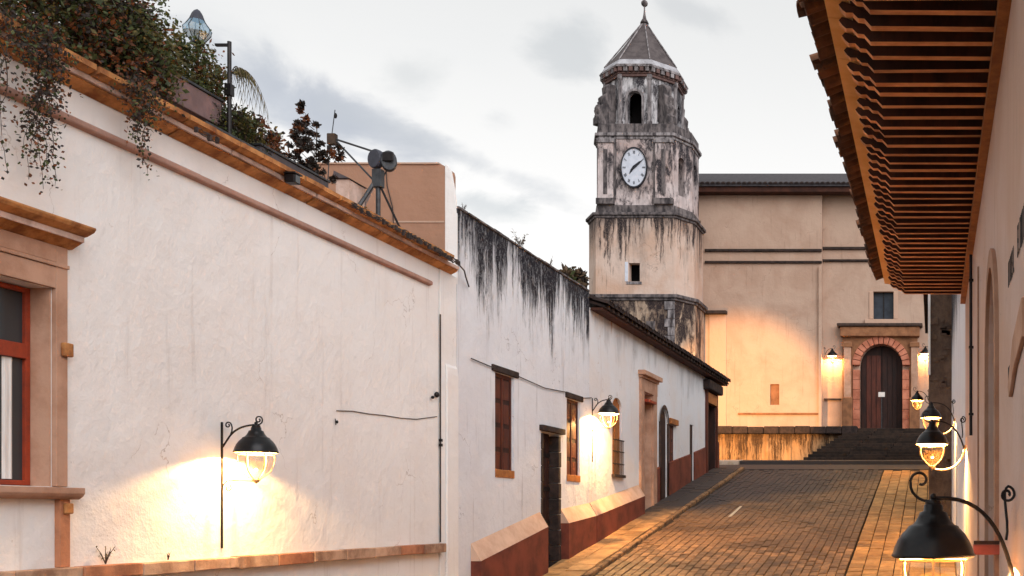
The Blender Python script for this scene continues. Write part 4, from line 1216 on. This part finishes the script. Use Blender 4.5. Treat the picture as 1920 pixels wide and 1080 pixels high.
L1 = lantern(-9.0, 13.48, .756, 1, 'lit bell-capped lantern on tall iron bracket on the long white townhouse wall', 'left', .49, 430)
L1.scale = (.9, .9, .95)
lantern(-9.0, 28.12, 2.60, 1, 'lit lantern between the two shuttered windows where the mould streaks end', 'left', .44, 1000)
lantern(RX, 7.0, -.285, -1, 'largest black bell-capped lantern seen close with its glossy cap', 'right', .54, 1300)
lantern(RX, 17.7, 1.13, -1, 'lit lantern with glowing curved ribs hanging at the end of the deep eave', 'arc', .56, 1000)
lantern(RX+.02, 27.0, 2.39, -1, 'lit lantern directly above and behind the glowing ribbed one', 'arc', .62, LP)
lantern(-.14, 43.5, 4.55, -1, 'tiny lit lantern on the brown adobe house beside the church door', 'right', .52, LP)
lantern(cx(1541, DL)+.1, DR-.5, 8.15, 1, 'small lit lantern on the church wall between buttress and portal', 'right', .45, 380)
lantern(cx(1751), DR-.25, 8.3, -1, 'small lantern on the church wall between the portal and the adobe house', 'right', .45, 420)
FC = thing('church_floodlight', (-11.0, 44.7, 4.2), 'floodlight on the end wall of the tiled house aimed at the church wall', 'floodlight')
part('housing', MB().box(-11.14, -10.86, 44.68, 44.86, 4.10, 4.34), 'iron', FC, bevel=.01)
part('bracket', MB().box(-11.03, -10.97, 44.60, 44.679, 4.0, 4.3), 'iron', FC)
part('lens', MB().box(-11.12, -10.88, 44.862, 44.87, 4.12, 4.32), 'bulb_glow', FC)
sd = bpy.data.lights.new('floodlight_beam', 'SPOT')
sd.energy = 9000; sd.color = (1.0, .52, .18); sd.spot_size = R(54); sd.spot_blend = .42; sd.shadow_soft_size = .05
so = bpy.data.objects.new('floodlight_beam', sd); so.parent = FC; so.location = (0, .22, .02); col.objects.link(so)
so.rotation_euler = (Vector((0, 0, 0))-Vector((.6, 10.9, 1.0))).to_track_quat('Z', 'Y').to_euler()

# ================================================================== FOLIAGE
def leaves(mb, c, rad, n, size, mats, shape=1.0, seedv=0, flat=0.0):
    rnd = random.Random(seedv)
    clumps = []
    for _ in range(max(3, int(n/55))):
        while True:
            p = Vector((rnd.uniform(-1, 1), rnd.uniform(-1, 1), rnd.uniform(-1, 1)))
            if p.length < 1: break
        clumps.append((p*.92, rnd.uniform(.16, .36), rnd.choice(mats)))
    for _ in range(n):
        cp, cr, cm = rnd.choice(clumps)
        q = Vector((rnd.gauss(0, 1), rnd.gauss(0, 1), rnd.gauss(0, 1)))
        p = cp+q*cr*.55
        P_ = Vector((c[0]+p.x*rad[0], c[1]+p.y*rad[1], c[2]+p.z*rad[2]))
        d = Vector((rnd.gauss(0, 1), rnd.gauss(0, 1), rnd.gauss(0, .8)+.3)).normalized()
        a = d.cross(Vector((rnd.gauss(0, 1), rnd.gauss(0, 1), rnd.gauss(0, 1)))).normalized()
        L = size*rnd.uniform(.45, 1.7); W = L*rnd.uniform(.2, .38)
        mb.quad(P_, P_+d*L*.5+a*W, P_+d*L, P_+d*L*.5-a*W, cm if rnd.random() < .8 else rnd.choice(mats))
LM = ['leaf_green', 'leaf_olive', 'leaf_rust', 'leaf_dark', 'leaf_dry']
def shrub(loc, rad, n, size, mats, label, group=None, stems=5, name='roof_shrub', cat='shrub', seedv=0):
    t = thing(name, loc, label, cat, group)
    mb = MB()
    c = (loc[0], loc[1], loc[2]+rad[2]*1.0)
    leaves(mb, c, rad, n, size, mats, seedv=seedv)
    part('foliage', mb, LM, t)
    st = MB(); rnd = random.Random(seedv+50)
    for k in range(stems):
        tx, ty = rnd.uniform(-.6, .6)*rad[0], rnd.uniform(-.6, .6)*rad[1]
        st.tube([(loc[0]+tx*.1, loc[1]+ty*.1, loc[2]), (loc[0]+tx*.5+J(.03), loc[1]+ty*.5, loc[2]+rad[2]*.7), (loc[0]+tx, loc[1]+ty, loc[2]+rad[2]*1.7)], .012, 5, taper=.004)
    part('stem', st, 'bark', t)
    return t
GR = 'shrubs along the townhouse roof edge'
shrub((-9.25, 10.2, 4.60), (.45, .85, 1.0), 9000, .055, [0, 0, 3, 2, 1], 'tall dark shrub spilling over the cornice above the red framed window', GR, seedv=1)
shrub((-9.50, 11.35, 4.60), (.50, .80, .98), 11000, .055, [0, 0, 3, 2, 1], 'rust tinted bushy shrub behind the first hanging vine', GR, seedv=2)
shrub((-9.42, 12.4, 4.60), (.42, .70, .82), 10000, .055, [0, 0, 3, 1, 2], 'dense dark green shrub over the cornice beside the second hanging vine', GR, seedv=3)
shrub((-9.80, 13.1, 4.95), (.38, .50, .62), 6200, .055, [0, 1, 1, 2], 'olive shrub growing behind the mauve trough under the glass lantern', GR, seedv=4)
shrub((-9.76, 14.0, 4.85), (.38, .55, .70), 7500, .05, [0, 1, 1, 0, 2], 'green and rust shrub under the blue glass lantern', GR, seedv=5)
shrub((-9.40, 14.4, 4.60), (.22, .65, .42), 4500, .045, [0, 1, 3], 'low shrub at the foot of the black roof post', GR, seedv=6)
shrub((-9.58, 15.2, 4.72), (.24, .50, .42), 3600, .05, [2, 1, 3], 'small rust coloured shrub just beyond the black roof post', GR, seedv=7)
shrub((-9.55, 15.9, 4.75), (.18, .45, .20), 1100, .045, [1, 0, 3], 'low olive plants in the far slate trough', GR, seedv=8)
shrub((-9.35, 17.55, 4.60), (.10, .25, .20), 900, .045, [1, 1, 3, 0], 'low yellow green bush beside the white box near the antenna', GR, seedv=9)
# sapling
SP = thing('sapling', (-9.40, 16.15, 4.66), 'slender dark leaved sapling standing alone before the sky', 'tree')
st = MB().tube([(-9.40, 16.15, 4.66), (-9.38, 16.2, 5.2), (-9.42, 16.3, 5.9)], .02, 6, taper=.006)
part('trunk', st, 'bark', SP)
br = MB(); rnd = random.Random(8)
lf = MB()
for k in range(22):
    z0 = 4.9+rnd.random()*1.0
    a = rnd.random()*2*PI; L = rnd.uniform(.15, .34)*(1.15-.5*abs(z0-5.3))
    e = (-9.4+L*math.cos(a), 16.2+L*math.sin(a), z0+.12+rnd.random()*.12)
    br.tube([(-9.40, 16.2, z0), e], .006, 4, taper=.003)
    leaves(lf, e, (.13, .13, .12), 150, .05, [3, 3, 3, 3, 2], seedv=100+k)
part('branch', br, 'bark', SP); part('crown', lf, LM, SP)
# palm
PLM = thing('potted_palm', (-9.75, 14.75, 4.6), 'small palm with drooping fronds beside the black roof post', 'palm')
part('trunk', MB().tube([(-9.75, 14.75, 4.6), (-9.72, 14.75, 6.05)], .03, 7, taper=.02), 'bark', PLM)
for k in range(9):
    a = -.6+k*.34
    fr = MB()
    dx_, dy_ = math.cos(a), math.sin(a)
    L = .44
    rib = []
    for i in range(12):
        t_ = i/11
        rib.append(Vector((-9.72+dx_*L*t_, 14.75+dy_*L*t_, 6.05+.20*math.sin(t_*2.0)-.62*t_**2.4)))
    fr.tube([tuple(p) for p in rib], .006, 4, 0, taper=.002)
    for i in range(2, 12):
        p = rib[i]; pv = (rib[i]-rib[i-1]).normalized(); sd = pv.cross(Vector((0, 0, 1))).normalized()
        for sg_ in (-1, 1):
            tip = p+sd*sg_*.05+pv*.06-Vector((0, 0, .13))
            fr.quad(p, p+pv*.012, tip, p-pv*.012, 1)
    part('frond', fr, ['leaf_dry', 'leaf_olive'], PLM)
# hanging vines
def vine(loc, strands, label, seedv, mats=(0, 3, 3, 2)):
    rnd = random.Random(seedv)
    t = thing('hanging_vine', loc, label, 'vine', 'vines hanging over the cornice')
    stm = MB(); lf = MB()
    for dy, zend, dens in strands:
        p = Vector((loc[0]-.05, loc[1]+dy*.4, loc[2]+.05)); pts = [tuple(p)]
        n = 16
        for i in range(1, n+1):
            f = i/n
            pts.append((loc[0]+.06*math.sin(f*5+dy*9)+rnd.uniform(-.012, .012), loc[1]+dy*(.4+.6*f)+.05*math.sin(f*7+dy*20)+rnd.uniform(-.015, .015), loc[2]+(zend-loc[2])*f))
        stm.tube(pts, .006, 4, taper=.002)
        for i, q in enumerate(pts):
            k = int(dens*(1.25-i/n))
            for _ in range(max(k, 3)):
                w_ = .11*(1.2-i/n)+.02
                c = Vector(q)+Vector((rnd.gauss(0, w_*.5), rnd.gauss(0, w_), rnd.gauss(0, .05)))
                d = Vector((rnd.gauss(0, 1), rnd.gauss(0, 1), rnd.gauss(0, 1)-.5)).normalized()
                a = d.cross(Vector((rnd.gauss(0, 1), rnd.gauss(0, 1), rnd.gauss(0, 1)))).normalized()
                L = rnd.uniform(.025, .052)
                lf.quad(c, c+d*L*.5+a*L*.34, c+d*L, c+d*L*.5-a*L*.34, rnd.choice(mats))
    part('stem', stm, 'bark', t); part('leaves', lf, LM, t)
vine((-8.64, 10.32, 4.70), [(-.16, 3.7, 22), (0, 3.45, 40), (.10, 3.35, 40), (-.05, 3.2, 20), (.20, 3.2, 16), (.05, 3.15, 16), (-.1, 3.5, 20)], 'long leafy vine hanging down the white wall above the window cornice', 21)
vine((-8.66, 9.88, 4.70), [(-.05, 3.0, 12), (.08, 3.2, 12), (0, 3.6, 12)], 'sparse vine strands at the very edge beside the window cornice', 22)
vine((-8.64, 11.68, 4.66), [(-.22, 4.05, 14), (-.12, 4.2, 26), (.0, 4.0, 22), (.06, 3.72, 16)], 'short leafy vine hanging over the ochre cornice and pink string course', 23)
# planters
def trough(y0, y1, x0, x1, z0, z1, mat, label, legs=True):
    t = thing('planter_trough', ((x0+x1)/2, y0, 4.55), label, 'planter', 'planter troughs on the roof edge')
    part('box', MB().box(x0, x1, y0, y1, z0, z1), mat, t, bevel=.01)
    part('rim', MB().box(x0-.02, x1+.02, y0-.02, y1+.02, z1+.002, z1+.035), 'mast_grey', t, bevel=.006)
    part('soil', MB().box(x0+.03, x1-.03, y0+.03, y1-.03, z1+.036, z1+.045), 'bark', t)
    if legs and z0 > 4.6:
        for yy_ in (y0+.06, y1-.10):
            part('leg', MB().box(x1-.08, x1-.03, yy_, yy_+.05, 4.55, z0-.002), 'iron', t)
            part('leg', MB().box(x0+.03, x0+.08, yy_, yy_+.05, 4.55, z0-.002), 'iron', t)
trough(12.45, 14.0, -9.62, -9.34, 5.05, 5.38, 'planter_mauve', 'mauve wooden trough raised on black legs below the olive shrub')
trough(13.25, 14.55, -9.30, -9.04, 4.60, 4.82, 'planter_slate', 'dark slate trough resting directly behind the cornice')
trough(14.65, 16.3, -9.50, -9.24, 4.82, 5.03, 'planter_slate', 'long slate trough on black legs before the sapling')
trough(11.9, 13.0, -9.3, -9.06, 4.62, 4.80, 'planter_slate', 'dark trough hidden under the dense dark shrub')
# black roof post
RP = thing('roof_post', (-9.22, 13.97, 4.6), 'slim black metal post rising from the roof shrubs', 'post')
part('shaft', MB().tube([(-9.22, 13.97, 4.56), (-9.22, 13.97, 6.16)], .026, 8), 'iron', RP)
part('cross_arm', MB().box(-9.40, -9.22, 13.95, 13.99, 6.10, 6.13), 'iron', RP)
part('clamp', MB().box(-9.26, -9.18, 13.93, 14.01, 5.45, 5.60), 'iron', RP)
# glass lantern ornament
GLN = thing('glass_roof_lantern', (-9.80, 14.2, 4.6), 'onion shaped blue glass lantern above the roof shrubs', 'lantern')
part('pole', MB().tube([(-9.80, 14.2, 4.6), (-9.80, 14.2, 6.24)], .02, 6), 'iron', GLN)
gp = [(.06, 0), (.10, .03), (.155, .11), (.165, .17), (.12, .23), (.085, .29), (.06, .36), (.035, .40), (0, .42)]
part('glass', MB().lathe(gp, (-9.80, 14.2, 6.26), 8), 'blue_glass', GLN)
for k in range(8):
    a = k*PI/4
    part('glass_rib', MB().tube([(-9.80+r_*math.cos(a), 14.2+r_*math.sin(a), 6.26+z_) for r_, z_ in gp], .006, 4), 'mast_grey', GLN)
part('cap', MB().lathe([(.09, .28), (.062, .37), (.036, .41), (0, .435)], (-9.80, 14.2, 6.262), 8), 'drum_grey', GLN)
part('collar', MB().lathe([(.03, -.04), (.09, -.02), (.07, .01), (.0, .012)], (-9.80, 14.2, 6.25), 8), 'mast_grey', GLN)
# antenna
AN = thing('roof_antenna', (-9.42, 18.1, 4.6), 'dark grey drum antenna on tripod mast at the end of the townhouse roof', 'antenna')
ax, ay = -9.42, 18.1
S9 = ay/2000
def apt(px, py, dy=0): return ((px-1750)*(ay+dy)/2000, ay+dy, (960-py)*(ay+dy)/2000)
part('mast', MB().tube([apt(709, 424), apt(709, 322)], .038, 8), 'mast_grey', AN)
def drum(px, py, rx, rz, mat, yaw, name='drum'):
    c = Vector(apt(px, py)); mb = MB()
    prof_ = [(0, -.05), (.9, -.045), (1.0, -.02), (1.0, .05), (.8, .085), (.0, .10)]
    n0 = 20
    for r_, d in prof_:
        for k in range(n0):
            a = 2*PI*k/n0
            lx_, lz = r_*rx*math.cos(a), r_*rz*math.sin(a)
            mb.v.append((c.x+lx_*math.cos(yaw)-d*math.sin(yaw), c.y+lx_*math.sin(yaw)+d*math.cos(yaw), c.z+lz))
    for i in range(len(prof_)-1):
        for k in range(n0):
            mb.f.append((i*n0+k, i*n0+(k+1) % n0, (i+1)*n0+(k+1) % n0, (i+1)*n0+k)); mb.m.append(0)
    part(name, mb, mat, AN, smooth=False, bevel=0)
drum(704, 298, .145, .165, 'drum_grey', -.35)
drum(729, 302, .125, .175, 'mast_grey', .45)
part('drum_mount', MB().box(apt(722, 0)[0], apt(742, 0)[0], ay-.10, ay-.06, apt(0, 305)[2], apt(0, 288)[2]), 'iron', AN, bevel=.01)
part('clamp', MB().box(apt(700, 0)[0], apt(718, 0)[0], ay-.06, ay+.06, apt(0, 352)[2], apt(0, 318)[2]), 'mast_grey', AN, bevel=.01)
for p, q, r_, mt in ((apt(703, 340), apt(672, 388, -.25), .032, 'mast_grey'), (apt(703, 340), apt(679, 392, .3), .03, 'tower_roof_band'), (apt(711, 345), apt(752, 432), .02, 'iron'), (apt(712, 345), apt(735, 300, .3), .012, 'iron')):
    part('leg', MB().tube([p, q], r_, 6), mt, AN)
part('boom', MB().tube([apt(626, 260), apt(700, 284)], .017, 6), 'mast_grey', AN)
part('boom', MB().tube([apt(628, 262), apt(704, 342)], .017, 6), 'mast_grey', AN)
part('feed_box', MB().box(apt(615, 0)[0], apt(631, 0)[0], ay-.05, ay+.05, apt(0, 272)[2], apt(0, 251)[2]), 'bark', AN, bevel=.015)
part('feed_box', MB().box(apt(614, 0)[0], apt(621, 0)[0], ay-.03, ay+.03, apt(0, 284)[2], apt(0, 273)[2]), 'iron', AN, bevel=.01)
WH = thing('whip_aerial', apt(615, 345), 'thin whip aerial standing left of the drum antenna', 'aerial')
part('rod', MB().tube([apt(614, 345), apt(618, 285), apt(628, 206)], .008, 5), 'mast_grey', WH)
part('tip', MB().ball(apt(629, 217), (.03, .02, .05), 8), 'iron', WH)
# small white box on the roof
SB = thing('rooftop_cabinet', apt(642, 365, -.6), 'small pale cabinet with dark lid behind the cornice near the antenna', 'cabinet')
y_ = ay-.5
part('body', MB().box((629-1750)*y_/2000, (654-1750)*y_/2000, y_, y_+.5, 4.6, (960-336)*y_/2000), 'cornice_pale', SB, bevel=.01)
part('lid', MB().prism([((626-1750)*y_/2000, (960-335)*y_/2000), ((657-1750)*y_/2000, (960-335)*y_/2000), ((628-1750)*y_/2000, (960-321)*y_/2000)], lambda a, b, k: (a, y_+(.55 if k else -.04), b)), 'planter_slate', SB)
# cables bundled along the cornice
rnd = random.Random(31)
def tangle(name, y0, y1, zc, n, label, r=.010):
    mb = MB()
    for k in range(n):
        pts = []; ph = rnd.random()*6
        m_ = int((y1-y0)*14)+4
        for i in range(m_):
            f = i/(m_-1)
            pts.append((-8.69+rnd.uniform(-.018, .018), y0+(y1-y0)*f, zc+.035*math.sin(f*(y1-y0)*9+ph)+rnd.uniform(-.02, .02)))
        mb.tube(pts, r*.6, 4)
    for _ in range(int((y1-y0)*12)):
        yy_ = rnd.uniform(y0, y1)
        mb.box(-8.71, -8.67, yy_, yy_+rnd.uniform(.02, .05), zc-.03+rnd.uniform(-.03, .03), zc+.02+rnd.uniform(-.02, .03))
    return tag(part(name, mb, 'cable'), label, 'cable')
tangle('cable_bundle', 15.95, 18.9, 4.59, 4, 'tangled dark cables clipped along the cornice below the antenna')
tangle('cable_knot', 18.75, 19.55, 4.56, 7, 'thick dark cable knot at the corner end of the cornice', .014)
tangle('cable_coil', 12.55, 12.95, 4.50, 3, 'small coil of dark cable on the cornice left of the floodlight')
cable('cable_tail', [(-8.68, 19.4, 4.56), (-8.75, 19.9, 4.50), (-8.9, 20.3, 4.48), (-8.97, 20.6, 4.35)], .014, 'short cable tail sticking out past the cornice corner')
FL = thing('floodlight', (-8.72, 14.5, 4.55), 'small dark floodlight hanging from the ochre cornice', 'floodlight')
part('housing', MB().box(-8.78, -8.64, 14.42, 14.56, 4.46, 4.58), 'iron', FL, bevel=.01)
part('hood', MB().box(-8.79, -8.62, 14.40, 14.58, 4.582, 4.60), 'iron', FL)
part('pane', MB().box(-8.639, -8.632, 14.44, 14.54, 4.47, 4.57), 'pane_glass', FL)
# small fixtures and wires on the townhouse wall
def wy(px, X=-9.0): return X*2000/(px-1750)
def wz(px, py, X=-9.0): return (960-py)*wy(px, X)/2000
BX = thing('junction_box', (-8.98, wy(812), wz(812, 742)), 'pair of small black round fixtures near the townhouse corner groove', 'junction box')
part('box', MB().ball((-8.96, wy(815), wz(815, 740)), (.04, .055, .055), 10), 'iron', BX, smooth=True)
part('lens', MB().ball((-8.96, wy(807), wz(807, 745)), (.03, .035, .03), 8), 'iron', BX, smooth=True)
HK = thing('wall_hook', (-8.98, wy(629), wz(629, 791)), 'small dark hook at the loose cable end on the white wall', 'hook')
part('plate', MB().ball((-8.985, wy(630), wz(630, 791)), (.02, .022, .025), 8), 'iron', HK, smooth=True)
part('stem', MB().tube([(-8.98, wy(626), wz(626, 785)), (-8.97, wy(626), wz(626, 797))], .006, 4), 'iron', HK)
cable('thin_wire', [(-8.99, wy(x), wz(x, y)) for x, y in ((630, 770), (660, 771), (690, 776), (720, 779), (750, 784), (780, 786), (818, 781))], .007, 'thin loose wire running to the groove at the townhouse corner')
cable('corner_conduit', [(-8.975, wy(823), z_) for z_ in (3.6, 2.2, 1.2, .3, -.55)], .014, 'thin dark conduit running down the townhouse corner groove')
for z_ in (1.30, 1.18):
    pass
for i, (x, y) in enumerate(((823, 825), (823, 834))):
    o = part('conduit_clip', MB().box(-8.99, -8.945, wy(x)-.03, wy(x)+.03, wz(x, y)-.03, wz(x, y)+.02), 'iron')
    tag(o, 'upper small clip on the corner conduit' if i == 0 else 'lower small clip on the corner conduit', 'clip')
# fallen leaves and grit caught along the kerb and the foot of the walls
lt = MB(); rl = random.Random(91)
for k in range(900):
    band = rl.random()
    if band < .55: x_ = -7.70+abs(rl.gauss(0, .16))
    elif band < .8: x_ = -8.70+abs(rl.gauss(0, .12))
    else: x_ = rl.uniform(-7.6, .3)
    y_l = rl.uniform(23.5, 43)
    z_ = G(y_l)+(.125 if x_ < -7.95 else .03)
    a_ = rl.random()*6.3; L = rl.uniform(.02, .055)
    d = Vector((math.cos(a_), math.sin(a_), SL*math.sin(a_)+rl.uniform(-.1, .25))); e_ = Vector((-math.sin(a_), math.cos(a_), SL*math.cos(a_)))
    c = Vector((x_, y_l, z_))
    lt.quad(c, c+d*L*.5+e_*L*.3, c+d*L, c+d*L*.5-e_*L*.3, rl.choice((2, 3, 4)))
tag(part('fallen_leaves', lt, LM), 'dry fallen leaves scattered along the kerb and wall foot', 'leaves', kind='stuff')
# weeds
def weed(loc, h, n, label, mats=('bark', 'leaf_dry'), seedv=0, leafn=6, name='weed'):
    rnd = random.Random(seedv)
    t = thing(name, loc, label, 'plant')
    st = MB(); lf = MB()
    for k in range(n):
        a = rnd.random()*2*PI; l = h*rnd.uniform(.5, 1)
        e = Vector((loc[0]+math.cos(a)*l*.4, loc[1]+math.sin(a)*l*.5, loc[2]+l))
        mid = (Vector(loc)+e)/2+Vector((0, 0, l*.12))
        st.tube([loc, tuple(mid), tuple(e)], .006, 4, taper=.002)
        for _ in range(leafn):
            f = rnd.uniform(.35, 1)
            p = Vector(loc).lerp(e, f); d = Vector((rnd.gauss(0, 1), rnd.gauss(0, 1), rnd.gauss(0, 1))).normalized(); a_ = d.cross(Vector((0, 0, 1)))
            L = h*.16*rnd.uniform(.6, 1.3)
            lf.quad(p, p+d*L*.5+a_*L*.28, p+d*L, p+d*L*.5-a_*L*.28)
    part('stem', st, mats[0], t); part('leaves', lf, mats[1], t)
weed((-8.94, wy(198, -8.94), -.56), .20, 8, 'small leafy weed growing from the stone ledge near the window', ('bark', 'leaf_olive'), 1, 7)
weed((-8.94, wy(315, -8.94), -.56), .09, 4, 'tiny rusty tuft on the stone ledge left of the lantern bracket', ('bark', 'leaf_rust'), 2, 5)
weed((-9.1, wy(975, -9.1), 5.78), .42, 12, 'dry weeds growing on the dark parapet top near its middle', ('bark', 'leaf_dry'), 3, 8)
weed((-9.1, wy(1030, -9.1), 5.78), .30, 6, 'thin dry weed farther along the dark parapet top', ('bark', 'leaf_dry'), 4, 6)
weed((-9.1, wy(868, -9.1), 5.80), .18, 6, 'small weed where the parapet meets the rounded wall end', ('bark', 'leaf_dry'), 6, 6)
weed((-11.95, 54.0, 14.3), .7, 8, 'dry weed clinging to the right side of the bell tower', ('bark', 'leaf_dry'), 5, 8)
# tree behind the tiled roof
TR = thing('distant_tree', (-17.8, 48, 2.2), 'hazy treetop showing just beside the foot of the bell tower', 'tree')
part('trunk', MB().tube([(-17.2, 48, 2.2), (-17.3, 48, 6), (-17.1, 48, 10.3)], .22, 8, taper=.06), 'bark', TR)
lf = MB(); leaves(lf, (-15.9, 46.8, 9.9), (.75, .9, .8), 1500, .22, [0, 3, 4], seedv=77)
leaves(lf, (-17.2, 48, 8.6), (1.6, 1.4, 1.5), 2500, .22, [0, 3, 4], seedv=78)
part('crown', lf, LM, TR)
